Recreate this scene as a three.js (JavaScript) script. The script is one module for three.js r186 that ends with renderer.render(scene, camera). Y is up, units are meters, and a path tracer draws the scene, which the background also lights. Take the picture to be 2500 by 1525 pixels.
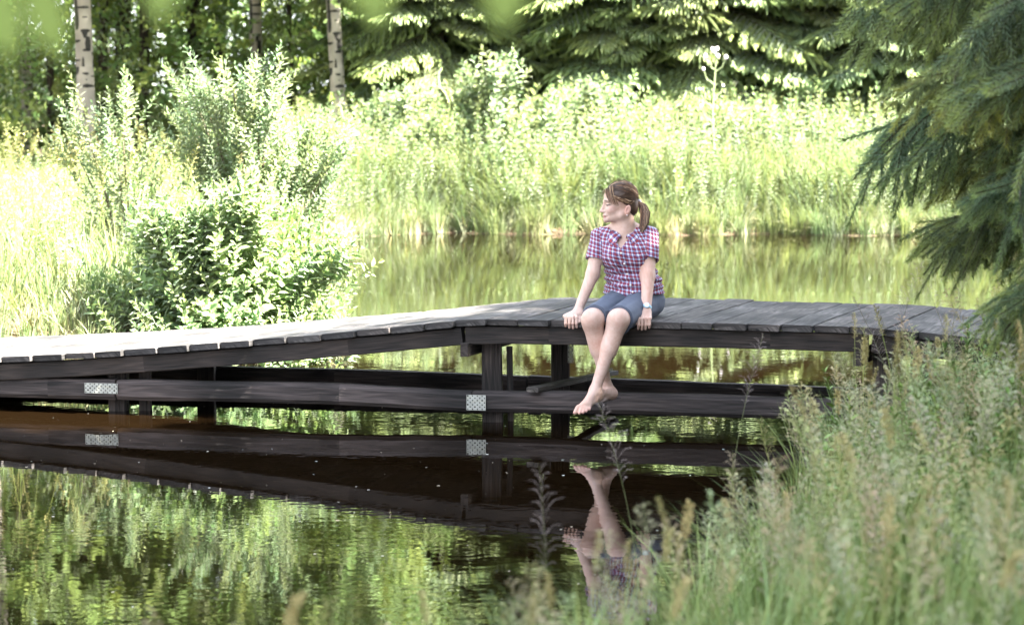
import * as THREE from 'three';
import { mergeGeometries } from 'three/addons/utils/BufferGeometryUtils.js';

// ------------------------------------------------------------------ camera, sky, sun, exposure
const scene = new THREE.Scene();
const FPX = 5950;                                   // focal length in pixels of the 2500 x 1525 photograph
const camera = new THREE.PerspectiveCamera(2 * Math.atan(762.5 / FPX) * 180 / Math.PI, 1024 / 624, 0.1, 900);
camera.position.set(0, 1.9, 0);
camera.rotation.x = -Math.atan(543.5 / FPX);
camera.focus = 13.6;
camera.userData.fStop = 3.7;

const renderer = new THREE.WebGLRenderer({ antialias: true });
renderer.setSize(1024, 624);
renderer.toneMapping = THREE.LinearToneMapping;
renderer.toneMappingExposure = 16.5;
renderer.shadowMap.enabled = true;

const SUN = new THREE.Vector3(0.62, 0.74, 0.20).normalize();
{
  const W = 256, H = 128, d = new Float32Array(W * H * 4);
  for (let j = 0; j < H; j++) for (let i = 0; i < W; i++) {
    const el = ((j + 0.5) / H - 0.5) * Math.PI, az = ((i + 0.5) / W) * 2 * Math.PI - Math.PI;
    const y = Math.max(0, Math.sin(el));
    // even summer haze: pale at the horizon, light blue overhead
    const t = Math.pow(y, 0.55), c = [0.55 - 0.17 * t, 0.57 - 0.14 * t, 0.59 - 0.06 * t];
    const o = (j * W + i) * 4;
    for (let k = 0; k < 3; k++) d[o + k] = c[k] * 0.47;
    d[o + 3] = 1;
  }
  const sky = new THREE.DataTexture(d, W, H, THREE.RGBAFormat, THREE.FloatType);
  sky.mapping = THREE.EquirectangularReflectionMapping;
  sky.magFilter = sky.minFilter = THREE.LinearFilter;
  sky.needsUpdate = true;
  scene.background = sky;
  scene.environment = sky;
}
const sun = new THREE.DirectionalLight(new THREE.Color().setRGB(1, 0.95, 0.86), 5.0);
sun.position.copy(SUN).multiplyScalar(60).add(new THREE.Vector3(0, 0, -20));
sun.target.position.set(0, 0, -20);
sun.castShadow = true;
sun.shadow.mapSize.set(4096, 4096);
Object.assign(sun.shadow.camera, { left: -30, right: 30, top: 30, bottom: -30, near: 1, far: 150 });
scene.add(sun, sun.target);

// ------------------------------------------------------------------ helpers
function rng(seed) {
  let a = seed >>> 0;
  return () => { a |= 0; a = a + 0x6D2B79F5 | 0; let t = Math.imul(a ^ a >>> 15, 1 | a); t = t + Math.imul(t ^ t >>> 7, 61 | t) ^ t; return ((t ^ t >>> 14) >>> 0) / 4294967296; };
}
const PI = Math.PI, mix = (a, b, t) => a + (b - a) * t, clamp = (x, a, b) => x < a ? a : x > b ? b : x;
const sstep = (a, b, x) => { const t = clamp((x - a) / (b - a), 0, 1); return t * t * (3 - 2 * t); };
const v3 = (x = 0, y = 0, z = 0) => new THREE.Vector3(x, y, z);
const RGB = (r, g, b) => new THREE.Color().setRGB(r, g, b);
function table(t, x) {
  if (x <= t[0][0]) return t[0][1];
  for (let i = 1; i < t.length; i++) if (x <= t[i][0]) return mix(t[i - 1][1], t[i][1], (x - t[i - 1][0]) / (t[i][0] - t[i - 1][0]));
  return t[t.length - 1][1];
}
// value noise
function hash(i, j, k = 0) { let h = Math.imul(i, 374761393) + Math.imul(j, 668265263) + Math.imul(k, 2147483647 - 1013); h = Math.imul(h ^ h >>> 13, 1274126177); return ((h ^ h >>> 16) >>> 0) / 4294967296; }
function noise2(x, y, per = 0, seed = 0) {
  const i = Math.floor(x), j = Math.floor(y), fx = x - i, fy = y - j, u = fx * fx * (3 - 2 * fx), v = fy * fy * (3 - 2 * fy);
  const w = (a) => per ? ((a % per) + per) % per : a;
  const A = hash(w(i), w(j), seed), B = hash(w(i + 1), w(j), seed), C = hash(w(i), w(j + 1), seed), D = hash(w(i + 1), w(j + 1), seed);
  return mix(mix(A, B, u), mix(C, D, u), v);
}
function fbm(x, y, oct = 4, seed = 0) { let s = 0, a = 0.5; for (let o = 0; o < oct; o++) { s += a * noise2(x, y, 0, seed + o); x *= 2; y *= 2; a *= 0.5; } return s; }
const used = new Map();
function numbered(name) { const n = used.get(name) || 0; used.set(name, n + 1); return n ? `${name}_${String(n).padStart(3, '0')}` : name; }
function tag(o, label, category, group, kind) {
  o.userData.label = label; o.userData.category = category;
  if (group) o.userData.group = group;
  if (kind) o.userData.kind = kind;
  return o;
}
function thing(name, label, category, p = [0, 0, 0], group) {
  const g = new THREE.Group(); g.name = numbered(name); g.position.set(...p); scene.add(g);
  return tag(g, label, category, group);
}
function shadows(m) { m.castShadow = true; m.receiveShadow = true; return m; }
function obj(name, geo, mat, parent = scene) {
  const m = shadows(new THREE.Mesh(geo, mat)); m.name = parent === scene ? numbered(name) : name; parent.add(m); return m;
}
// a builder that collects triangles
class MB {
  constructor() { this.p = []; this.uv = []; this.c = []; this.i = []; this.col = [1, 1, 1]; }
  v(x, y, z, u = 0, w = 0) { this.p.push(x, y, z); this.uv.push(u, w); this.c.push(...this.col); return this.p.length / 3 - 1; }
  t(a, b, c) { this.i.push(a, b, c); }
  q(a, b, c, d) { this.i.push(a, b, c, a, c, d); }
  tube(pts, rad, sides = 5, cap = true, vs = 1) {
    const n = pts.length, rings = []; let prev = null, len = 0;
    for (let k = 0; k < n; k++) {
      const t = v3().subVectors(pts[Math.min(k + 1, n - 1)], pts[Math.max(k - 1, 0)]).normalize();
      let nn = prev ? prev.clone() : (Math.abs(t.y) < 0.9 ? v3(0, 1, 0) : v3(1, 0, 0));
      nn.addScaledVector(t, -nn.dot(t)).normalize(); prev = nn;
      const b = v3().crossVectors(t, nn), r = typeof rad === 'function' ? rad(k / (n - 1)) : Array.isArray(rad) ? rad[k] : rad, ring = [];
      if (k) len += pts[k].distanceTo(pts[k - 1]);
      for (let s = 0; s <= sides; s++) {
        const a = s / sides * 2 * PI, ca = Math.cos(a) * r, sa = Math.sin(a) * r;
        ring.push(this.v(pts[k].x + nn.x * ca + b.x * sa, pts[k].y + nn.y * ca + b.y * sa, pts[k].z + nn.z * ca + b.z * sa, s / sides, len * vs));
      }
      rings.push(ring);
    }
    for (let k = 0; k < n - 1; k++) for (let s = 0; s < sides; s++) this.q(rings[k][s], rings[k][s + 1], rings[k + 1][s + 1], rings[k + 1][s]);
    if (cap) for (const [k, flip] of [[0, 1], [n - 1, 0]]) {
      const c = this.v(pts[k].x, pts[k].y, pts[k].z);
      for (let s = 0; s < sides; s++) flip ? this.t(c, rings[k][s + 1], rings[k][s]) : this.t(c, rings[k][s], rings[k][s + 1]);
    }
    return this;
  }
  // leaf from base b along dir d (unit), face normal n (unit), folded along the midrib
  leaf(b, d, n, L, W, fold = 0.25, curl = 0.15, rows = 2) {
    const s = v3().crossVectors(d, n).normalize(), at = (t, side, w) => {
      const dn = curl * L * t * t, f = fold * Math.abs(side) * w;
      return this.v(b.x + d.x * L * t + s.x * side * w + n.x * (f - dn), b.y + d.y * L * t + s.y * side * w + n.y * (f - dn), b.z + d.z * L * t + s.z * side * w + n.z * (f - dn), t, side * 0.5 + 0.5);
    };
    const B = at(0, 0, 0), T = at(1, 0, 0);
    if (rows === 1) {
      const l = at(0.45, -1, W / 2), m = at(0.45, 0, 0), r = at(0.45, 1, W / 2);
      this.t(B, l, m); this.t(B, m, r); this.t(l, T, m); this.t(m, T, r);
    } else {
      const l = at(0.28, -1, W * 0.42), m = at(0.28, 0, 0), r = at(0.28, 1, W * 0.42), l2 = at(0.65, -1, W * 0.46), m2 = at(0.65, 0, 0), r2 = at(0.65, 1, W * 0.46);
      this.t(B, l, m); this.t(B, m, r); this.q(l, l2, m2, m); this.q(m, m2, r2, r); this.t(l2, T, m2); this.t(m2, T, r2);
    }
    return this;
  }
  // grass blade
  blade(b, dir, h, w, bend, rows = 4) {
    const side = v3(-dir.z, 0, dir.x); let pl, pr;
    for (let k = 0; k <= rows; k++) {
      const t = k / rows, out = bend * h * t * t, y = h * t * (1 - 0.35 * bend * t * t), ww = w * 0.5 * (1 - t * t * 0.9) * (k === rows ? 0 : 1);
      const cx = b.x + dir.x * out, cy = b.y + y, cz = b.z + dir.z * out;
      if (k === rows) { const T = this.v(cx, cy, cz); this.t(pl, pr, T); break; }
      const l = this.v(cx - side.x * ww, cy, cz - side.z * ww), r = this.v(cx + side.x * ww, cy, cz + side.z * ww);
      if (k) this.q(pl, pr, r, l);
      pl = l; pr = r;
    }
    return this;
  }
  geo(smooth = true) {
    const g = new THREE.BufferGeometry();
    g.setAttribute('position', new THREE.Float32BufferAttribute(this.p, 3));
    g.setAttribute('uv', new THREE.Float32BufferAttribute(this.uv, 2));
    g.setAttribute('color', new THREE.Float32BufferAttribute(this.c, 3));
    g.setIndex(this.i);
    if (smooth) g.computeVertexNormals(); else { const f = g.toNonIndexed(); f.computeVertexNormals(); return f; }
    return g;
  }
}
function dataTex(n, m, f, srgb = true, rx = 1, ry = 1) {
  const d = new Uint8Array(n * m * 4);
  for (let j = 0; j < m; j++) for (let i = 0; i < n; i++) {
    const c = f(i / n, j / m, i, j), o = (j * n + i) * 4;
    for (let k = 0; k < 3; k++) d[o + k] = clamp(Math.round(255 * (Array.isArray(c) ? c[k] : c)), 0, 255);
    d[o + 3] = 255;
  }
  const t = new THREE.DataTexture(d, n, m, THREE.RGBAFormat);
  t.wrapS = t.wrapT = THREE.RepeatWrapping; t.magFilter = t.minFilter = THREE.LinearFilter; t.repeat.set(rx, ry);
  if (srgb) t.colorSpace = THREE.SRGBColorSpace;
  t.needsUpdate = true; return t;
}
// copies scattered as one part or one mass of foliage
const M4 = new THREE.Matrix4(), Q4 = new THREE.Quaternion(), UPV = v3(0, 1, 0);
function scatter(name, geo, mat, list, parent = scene) {   // list of {p, q, s, c}
  const m = shadows(new THREE.InstancedMesh(geo, mat, list.length));
  m.name = parent === scene ? numbered(name) : name;
  list.forEach((e, k) => {
    M4.compose(e.p, e.q, typeof e.s === 'number' ? v3(e.s, e.s, e.s) : e.s); m.setMatrixAt(k, M4);
    m.setColorAt(k, e.c || RGB(1, 1, 1));
  });
  m.userData.kind = 'stuff'; parent.add(m); return m;
}
const qDir = (dir, roll = 0) => new THREE.Quaternion().setFromUnitVectors(UPV, dir).multiply(new THREE.Quaternion().setFromAxisAngle(UPV, roll));
const qYaw = (a, tx = 0, tz = 0) => new THREE.Quaternion().setFromEuler(new THREE.Euler(tx, a, tz, 'YXZ'));

// ------------------------------------------------------------------ materials
function leafMat(r, g, b, tr = 0.4, rough = 0.55) {
  return new THREE.MeshPhysicalMaterial({ color: RGB(r, g, b), roughness: rough, side: THREE.DoubleSide, ior: 1.4, ...(tr ? { transmission: tr, thickness: 0 } : {}) });
}
const woodTex = (() => {
  const f = (u, v, seed) => {   // grain runs along u
    const w = 0.05 * Math.sin(2 * PI * (u + noise2(u * 3, v * 6, 0, 9)));
    const a = noise2(u * 6, (v + w * 0.4) * 60, 0, seed), b = noise2(u * 14, v * 150, 0, seed + 3), c = noise2(u * 4, v * 5, 0, seed + 5);
    const crack = noise2(u * 4, v * 46, 0, seed + 8) > 0.86 ? 0.45 : 1;
    return [a, b, c, crack];
  };
  const col = dataTex(512, 512, (u, v) => {
    const [a, b, c, k] = f(u, v, 1), s = (0.60 + 0.26 * (a - 0.5) + 0.3 * (b - 0.5) + 0.5 * (c - 0.5) + 0.3 * Math.max(0, noise2(u * 9, v * 9, 0, 21) - 0.62)) * mix(1, k, 0.7);
    return [s * 1.0, s * 0.985, s * 0.975];
  });
  const bump = dataTex(512, 512, (u, v) => { const [a, b, c, k] = f(u, v, 1); return (0.45 * a + 0.25 * b + 0.3) * k; }, false);
  return { col, bump };
})();
function wood(r, g, b, rep = [1, 1], rough = 0.85) {
  const map = woodTex.col.clone(), bumpMap = woodTex.bump.clone();
  map.repeat.set(...rep); bumpMap.repeat.set(...rep); map.needsUpdate = bumpMap.needsUpdate = true;
  return new THREE.MeshStandardMaterial({ color: RGB(r, g, b), map, bumpMap, bumpScale: 0.004, roughness: rough });
}
const barkBump = dataTex(256, 256, (u, v) => 0.6 * noise2(u * 16, v * 6, 0, 4) + 0.4 * noise2(u * 40, v * 20, 0, 5), false);
const darkBark = new THREE.MeshStandardMaterial({ color: RGB(0.055, 0.042, 0.032), roughness: 0.95, bumpMap: barkBump, bumpScale: 0.02,
  map: dataTex(256, 256, (u, v) => { const s = 0.55 + 0.5 * noise2(u * 14, v * 5, 0, 4); return [s, s * 0.97, s * 0.93]; }) });
const birchBark = new THREE.MeshStandardMaterial({ color: RGB(0.44, 0.41, 0.38), roughness: 0.85,
  map: dataTex(256, 512, (u, v) => {
    const s = 0.86 + 0.2 * (noise2(u * 6, v * 14, 0, 2) - 0.5), d = noise2(u * 5, v * 42, 0, 7), e = noise2(u * 8, v * 6, 0, 11);
    const k = (d > 0.8 ? 0.28 : 1) * (e > 0.8 ? 0.3 : 1);
    return [s * k, s * k * 0.975, s * k * 0.94];
  }) });
const twigMat = new THREE.MeshStandardMaterial({ color: RGB(0.07, 0.055, 0.035), roughness: 0.9 });
// ------------------------------------------------------------------ ground and water
const SHORE = [[-0.5, -5.75], [0.35, -6.9], [0.75, -8.3], [1.05, -9.6], [1.45, -11.2], [2.0, -12.5], [2.45, -13.6], [3.4, -14.6], [5.5, -15.6], [8.5, -18], [10, -24], [9.5, -30],
  [8, -31.8], [6, -32.3], [4.6, -31.7], [3.4, -32.2], [2.2, -31.8], [1.2, -32.3], [0.2, -31.9], [-0.8, -32.4], [-1.9, -31.6], [-2.2, -27], [-1.9, -22], [-1.35, -19.4], [-1.2, -17.9], [-1.75, -16.9],
  [-2.6, -16.5], [-3.6, -16.0], [-4.3, -14.4], [-4.6, -11], [-4.4, -8], [-3, -6.0], [-1.6, -5.5]];
function pond(x, z) {   // signed distance to the shoreline, positive on land
  let d = 1e9, inside = false;
  for (let i = 0, j = SHORE.length - 1; i < SHORE.length; j = i++) {
    const [ax, az] = SHORE[j], [bx, bz] = SHORE[i], ex = bx - ax, ez = bz - az, wx = x - ax, wz = z - az;
    const t = clamp((wx * ex + wz * ez) / (ex * ex + ez * ez), 0, 1), qx = wx - ex * t, qz = wz - ez * t;
    d = Math.min(d, qx * qx + qz * qz);
    if ((az > z) !== (bz > z) && x < (bx - ax) * (z - az) / (bz - az) + ax) inside = !inside;
  }
  return Math.sqrt(d) * (inside ? -1 : 1);
}
function groundY(x, z) {
  const d = pond(x, z) + 0.12 * (noise2(x * 1.7, z * 1.7, 0, 31) - 0.5);
  if (d < 0) return Math.max(-0.9, d * 0.55);
  const n = 0.10 * (noise2(x * 0.9, z * 0.9, 0, 33) - 0.5) + 0.03 * (noise2(x * 3.3, z * 3.3, 0, 34) - 0.5);
  return 0.30 * sstep(0, 1.1, d) + Math.min(0.4, d * 0.015) + n * sstep(0, 1, d);
}
{
  const xs = [], zs = [];
  const axis = (lo, hi, step, far) => { const a = []; for (let t = lo; t <= hi + 1e-6; t += step) a.push(t); let s = step, t = lo; while (t > -far) { s *= 1.35; t -= s; a.unshift(t); } s = step; t = hi; while (t < far) { s *= 1.35; t += s; a.push(t); } return a; };
  xs.push(...axis(-11, 12, 0.25, 420)); zs.push(...axis(-40, 2, 0.25, 420));
  const b = new MB(), id = [];
  for (const z of zs) { const row = []; for (const x of xs) row.push(b.v(x, groundY(x, z), z, x, z)); id.push(row); }
  for (let j = 0; j < zs.length - 1; j++) for (let i = 0; i < xs.length - 1; i++) b.q(id[j][i], id[j + 1][i], id[j + 1][i + 1], id[j][i + 1]);
  const soil = new THREE.MeshStandardMaterial({ color: RGB(0.16, 0.125, 0.075), roughness: 1, bumpScale: 0.03,
    map: dataTex(512, 512, (u, v) => { const a = noise2(u * 64, v * 64, 64, 3), c = noise2(u * 12, v * 12, 12, 4), s = 0.5 + 0.35 * a + 0.2 * c; return [s, s * mix(1.02, 0.9, c), s * 0.9]; }, true, 0.5, 0.5),
    bumpMap: dataTex(256, 256, (u, v) => noise2(u * 48, v * 48, 48, 5), false, 0.7, 0.7) });
  const g = obj('ground', b.geo(), soil); tag(g, 'earth banks round the pond under grass and trees', 'ground', null, 'structure');
}
{
  const R = rng(77), waves = [];
  for (let k = 0; k < 70; k++) {
    const m = 18 * Math.pow(8, R()), a = PI / 2 + (R() - 0.5) * 2.2, kx = Math.round(m * Math.cos(a)), ky = Math.round(m * Math.sin(a)) || 1;
    waves.push([kx, ky, R() * 2 * PI, Math.pow(Math.hypot(kx, ky), -0.9)]);
  }
  const N = 1024, h = new Float32Array(N * N); let lo = 1e9, hi = -1e9;
  for (const [kx, ky, ph, am] of waves) {
    const cx = new Float32Array(N), sx = new Float32Array(N);
    for (let i = 0; i < N; i++) { const t = 2 * PI * kx * i / N; cx[i] = Math.cos(t); sx[i] = Math.sin(t); }
    for (let j = 0; j < N; j++) { const t = 2 * PI * ky * j / N + ph, cy = Math.cos(t) * am, sy = Math.sin(t) * am, o = j * N; for (let i = 0; i < N; i++) h[o + i] += cx[i] * cy - sx[i] * sy; }
  }
  for (const x of h) { if (x < lo) lo = x; if (x > hi) hi = x; }
  const tex = dataTex(N, N, (u, v, i, j) => 0.5 + ((h[j * N + i] - lo) / (hi - lo) - 0.5) * mix(0.35, 1, sstep(0.35, 0.7, noise2(u * 5, v * 5, 5, 44))), false);
  const b = new MB();
  b.q(b.v(-16, 0, -3, -16 / 3.7, 3 / 3.7), b.v(16, 0, -3, 16 / 3.7, 3 / 3.7), b.v(16, 0, -36, 16 / 3.7, 36 / 3.7), b.v(-16, 0, -36, -16 / 3.7, 36 / 3.7));
  const mat = new THREE.MeshPhysicalMaterial({ color: RGB(0.0055, 0.0030, 0.0012), roughness: 0.015, ior: 1.36, bumpMap: tex, bumpScale: 0.00042 });
  const w = obj('pond_water', b.geo(), mat); tag(w, 'dark brown still pond water mirroring the trees', 'water', null, 'structure');
}
// ------------------------------------------------------------------ footbridge
const TAN = 0.2126, zFront = (x) => -(13.75 - (x + 0.29) * TAN);
const U = v3(1, 0, TAN).normalize(), PV = v3(Math.sin(0.349), 0, -Math.cos(0.349)), DECKW = 1.62;
const HT = [[-6.5, 0.15], [-4.4, 0.24], [-3.03, 0.326], [-2.39, 0.372], [-1.05, 0.507], [-0.34, 0.594], [-0.2, 0.606], [0.4, 0.612], [1.2, 0.612], [1.95, 0.606], [2.7, 0.545], [4.4, 0.40], [6, 0.34]];
const hDeck = (x) => table(HT, x);
const ORIGIN = [0, 0, -14.4];
const bridge = thing('footbridge', 'weathered grey plank footbridge with dark timber beams crossing the pond', 'footbridge', ORIGIN);
const rel = (g) => { g.translate(-ORIGIN[0], -ORIGIN[1], -ORIGIN[2]); return g; };
// bar of rectangular, softly rounded section along points
function bar(pts, w, h, { round = 0.2, wob = 0, seed = 1, up = UPV, uvS = 1 } = {}) {
  const b = new MB(), n = pts.length, R = rng(seed), ring = [], sec = [], off = R() * 7, offv = R() * 7;
  for (const [sx, sy] of [[-1, -1], [1, -1], [1, 1], [-1, 1]]) { const a = [[sx * w / 2 * (1 - round), sy * h / 2], [sx * w / 2, sy * h / 2 * (1 - round)]]; if (sx * sy < 0) sec.push(a[0], a[1]); else sec.push(a[1], a[0]); }
  // order corner points round the outline
  sec.sort((p, q) => Math.atan2(p[1] / h, p[0] / w) - Math.atan2(q[1] / h, q[0] / w));
  const per = [0]; for (let k = 0; k < sec.length; k++) { const p = sec[k], q = sec[(k + 1) % sec.length]; per.push(per[k] + Math.hypot(p[0] - q[0], p[1] - q[1])); }
  let len = 0;
  for (let k = 0; k < n; k++) {
    const t = v3().subVectors(pts[Math.min(k + 1, n - 1)], pts[Math.max(k - 1, 0)]).normalize();
    const s = v3().crossVectors(t, up).normalize(), u2 = v3().crossVectors(s, t);
    if (k) len += pts[k].distanceTo(pts[k - 1]);
    const r = [], jx = (R() - 0.5) * wob, jy = (R() - 0.5) * wob;
    for (let m = 0; m <= sec.length; m++) {
      const [x, y] = sec[m % sec.length], xx = x * (1 + jx) , yy = y * (1 + jy);
      r.push(b.v(pts[k].x + s.x * xx + u2.x * yy, pts[k].y + s.y * xx + u2.y * yy, pts[k].z + s.z * xx + u2.z * yy, (len + off) * uvS, (per[m] + offv) * uvS));
    }
    ring.push(r);
  }
  for (let k = 0; k < n - 1; k++) for (let m = 0; m < sec.length; m++) b.q(ring[k][m], ring[k + 1][m], ring[k + 1][m + 1], ring[k][m + 1]);
  for (const [k, f] of [[0, 0], [n - 1, 1]]) for (let m = 1; m < sec.length - 1; m++) f ? b.t(ring[k][0], ring[k][m + 1], ring[k][m]) : b.t(ring[k][0], ring[k][m], ring[k][m + 1]);
  const g = b.geo(false); return g;
}
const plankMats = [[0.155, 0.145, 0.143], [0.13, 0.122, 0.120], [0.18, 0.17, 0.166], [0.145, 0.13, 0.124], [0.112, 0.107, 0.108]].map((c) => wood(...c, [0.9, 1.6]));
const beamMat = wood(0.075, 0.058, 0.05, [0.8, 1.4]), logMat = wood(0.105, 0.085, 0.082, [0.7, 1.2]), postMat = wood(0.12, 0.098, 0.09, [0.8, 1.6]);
{
  const R = rng(5), nails = new MB(); let x = -6.2;
  while (x < 5.8) {
    const w = 0.168 + 0.05 * R(), gap = 0.003 + 0.006 * R(), xm = x + w / 2 * U.x;
    const h = hDeck(xm), slope = (hDeck(xm + 0.06) - hDeck(xm - 0.06)) / 0.12;
    const th = 0.032 + 0.006 * R(), f = (R() - 0.5) * 0.022, bk = (R() - 0.5) * 0.05, cup = 0.006 * (R() - 0.3);
    const A = v3(xm, h, zFront(xm)).addScaledVector(PV, f), pts = [], n = 5;
    for (let k = 0; k <= n; k++) { const t = k / n; pts.push(A.clone().addScaledVector(PV, (DECKW - f + bk) * t).add(v3(0, -th / 2 - 0.012 * t * (xm > 1 ? 1 : 0.3) + cup * Math.sin(t * PI) + (R() - 0.5) * 0.003, 0))); }
    const up = v3(-slope, 1, 0).normalize();
    obj('plank', rel(bar(pts, w, th, { round: 0.12, wob: 0.02, seed: Math.floor(R() * 1e6), up })), plankMats[Math.floor(R() * 5)], bridge);
    for (const t of [0.05, 0.88]) for (const k of [-0.28, 0.3]) {
      const c = A.clone().addScaledVector(PV, DECKW * t + 0.012 * (R() - 0.5)).addScaledVector(U, k * w); c.y += k * w * slope + 0.0012 - 0.012 * t * (xm > 1 ? 1 : 0.3) + cup * Math.sin(t * PI);
      const o = nails.v(c.x, c.y + 0.0015, c.z), ring = []; for (let q = 0; q < 6; q++) ring.push(nails.v(c.x + 0.0055 * Math.cos(q * PI / 3), c.y, c.z - 0.0055 * Math.sin(q * PI / 3))); for (let q = 0; q < 6; q++) nails.t(o, ring[q], ring[(q + 1) % 6]);
    }
    x += (w + gap) * U.x;
  }
  obj('nail_heads', rel(nails.geo()), new THREE.MeshStandardMaterial({ color: RGB(0.06, 0.045, 0.04), metalness: 0.6, roughness: 0.7 }), bridge).userData.kind = 'stuff';
}
const along = (x, back, y) => v3(x, y, zFront(x)).addScaledVector(PV, back);
function girder(x0, x1, back, seed) {
  const pts = []; const n = 10;
  for (let k = 0; k <= n; k++) { const x = mix(x0, x1, k / n); pts.push(along(x, back, hDeck(x) - 0.04 - 0.052)); }
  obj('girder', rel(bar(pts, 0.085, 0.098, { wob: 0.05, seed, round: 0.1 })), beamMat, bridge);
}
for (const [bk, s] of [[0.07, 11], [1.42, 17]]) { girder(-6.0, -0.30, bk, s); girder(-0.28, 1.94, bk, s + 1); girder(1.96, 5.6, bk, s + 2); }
function log(tab, x0, x1, back, w, h, seed, mat = logMat) {
  const pts = [], n = 12; for (let k = 0; k <= n; k++) { const x = mix(x0, x1, k / n); pts.push(along(x, back, table(tab, x))); }
  obj('lower_beam', rel(bar(pts, w, h, { round: 0.38, wob: 0.10, seed })), mat, bridge);
}
const LOW = [[-5, 0.12], [-2.4, 0.142], [-1.05, 0.152], [-0.29, 0.128], [0.6, 0.142], [1.97, 0.135], [3.2, 0.12]];
log(LOW, -5.4, -2.36, 0.09, 0.10, 0.115, 21); log(LOW, -2.35, -0.255, 0.09, 0.10, 0.118, 22); log(LOW, -0.25, 2.9, 0.10, 0.12, 0.118, 23);
const LOWB = [[-5, 0.075], [-1.4, 0.065], [0, 0.05], [1.6, 0.03], [3, 0.02]];
log(LOWB, -5.4, -0.4, 1.46, 0.10, 0.13, 31); log(LOWB, -0.39, 3.0, 1.46, 0.10, 0.13, 32);
function post(x, back, top, lean, w, seed, mat = postMat) {
  const a = along(x, back, -0.75), b = along(x + lean, back, top);
  obj('post', rel(bar([a, a.clone().lerp(b, 0.35), a.clone().lerp(b, 0.7), b], w, w, { wob: 0.06, seed, up: v3(0, 0, 1), round: 0.12 })), mat, bridge);
}
post(-0.175, 0.222, 0.466, -0.018, 0.118, 41); post(-0.165, 1.36, 0.45, 0.0, 0.115, 42);
post(-2.42, 0.222, 0.235, 0.0, 0.11, 43); post(-2.42, 1.36, 0.235, 0, 0.11, 44); post(-2.27, 0.25, 0.235, 0.0, 0.07, 47);
post(2.0, 0.222, 0.455, 0.0, 0.12, 45); post(2.0, 1.36, 0.45, 0.0, 0.12, 46);
post(-0.08, 0.25, 0.43, -0.02, 0.035, 48);
// cross beams at the posts
for (const [x, y] of [[-0.265, 0.432], [1.9, 0.43]]) obj('cross_beam', rel(bar([along(x, -0.02, y), along(x, 1.5, y)], 0.045, 0.075, { seed: 51, round: 0.1 })), beamMat, bridge);
// loose diagonal brace lying between the lower beams
obj('brace', rel(bar([v3(0.115, 0.215, -13.66), v3(0.63, 0.15, -15.06)], 0.07, 0.028, { seed: 55 })), wood(0.19, 0.17, 0.15, [1, 2]), bridge);
// perforated galvanised plates
const galv = new THREE.MeshStandardMaterial({ color: RGB(0.42, 0.43, 0.39), metalness: 0.3, roughness: 0.65, map: dataTex(64, 64, (u, v) => { const n = noise2(u * 9, v * 9, 0, 3), r = noise2(u * 5, v * 23, 0, 6) > 0.72 ? 0.7 : 1; return [0.88 + 0.12 * n, (0.88 + 0.12 * n) * mix(0.97, 1, r), (0.88 + 0.12 * n) * mix(0.9, 1, r)]; }, true, 4, 4) });
function plate(center, w, h, cols, rows, xdir, seed) {
  const R = rng(seed), s = new THREE.Shape();
  s.moveTo(-w / 2, -h / 2); s.lineTo(w / 2, -h / 2); s.lineTo(w / 2, h / 2); s.lineTo(-w / 2, h / 2); s.closePath();
  for (let i = 0; i < cols; i++) for (let j = 0; j < rows; j++) {
    if ((i + j) % 2) continue;
    const p = new THREE.Path(), cx = -w / 2 + (i + 0.5) * w / cols, cy = -h / 2 + (j + 0.5) * h / rows;
    p.absarc(cx, cy, R() < 0.12 ? 0.0056 : 0.0042, 0, 2 * PI, true); s.holes.push(p);
  }
  const g = new THREE.ExtrudeGeometry(s, { depth: 0.002, bevelEnabled: false, curveSegments: 4 });
  const zdir = v3().crossVectors(xdir, UPV).normalize();
  const o = obj('metal_plate', g, galv, bridge);
  o.position.copy(center).sub(v3(...ORIGIN)); o.setRotationFromMatrix(new THREE.Matrix4().makeBasis(xdir.clone(), UPV.clone(), zdir)); return o;
}
plate(along(-0.215, 0.032, 0.128), 0.112, 0.088, 8, 7, U, 3);
plate(along(-2.43, 0.032, 0.152), 0.205, 0.06, 15, 5, U, 4);
plate(along(-0.095, 1.30, 0.29).add(v3(0.012, 0, 0)), 0.035, 0.13, 3, 9, U, 5);
plate(v3(0.6, 0.172, -14.98), 0.05, 0.03, 4, 3, U, 6);
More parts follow.
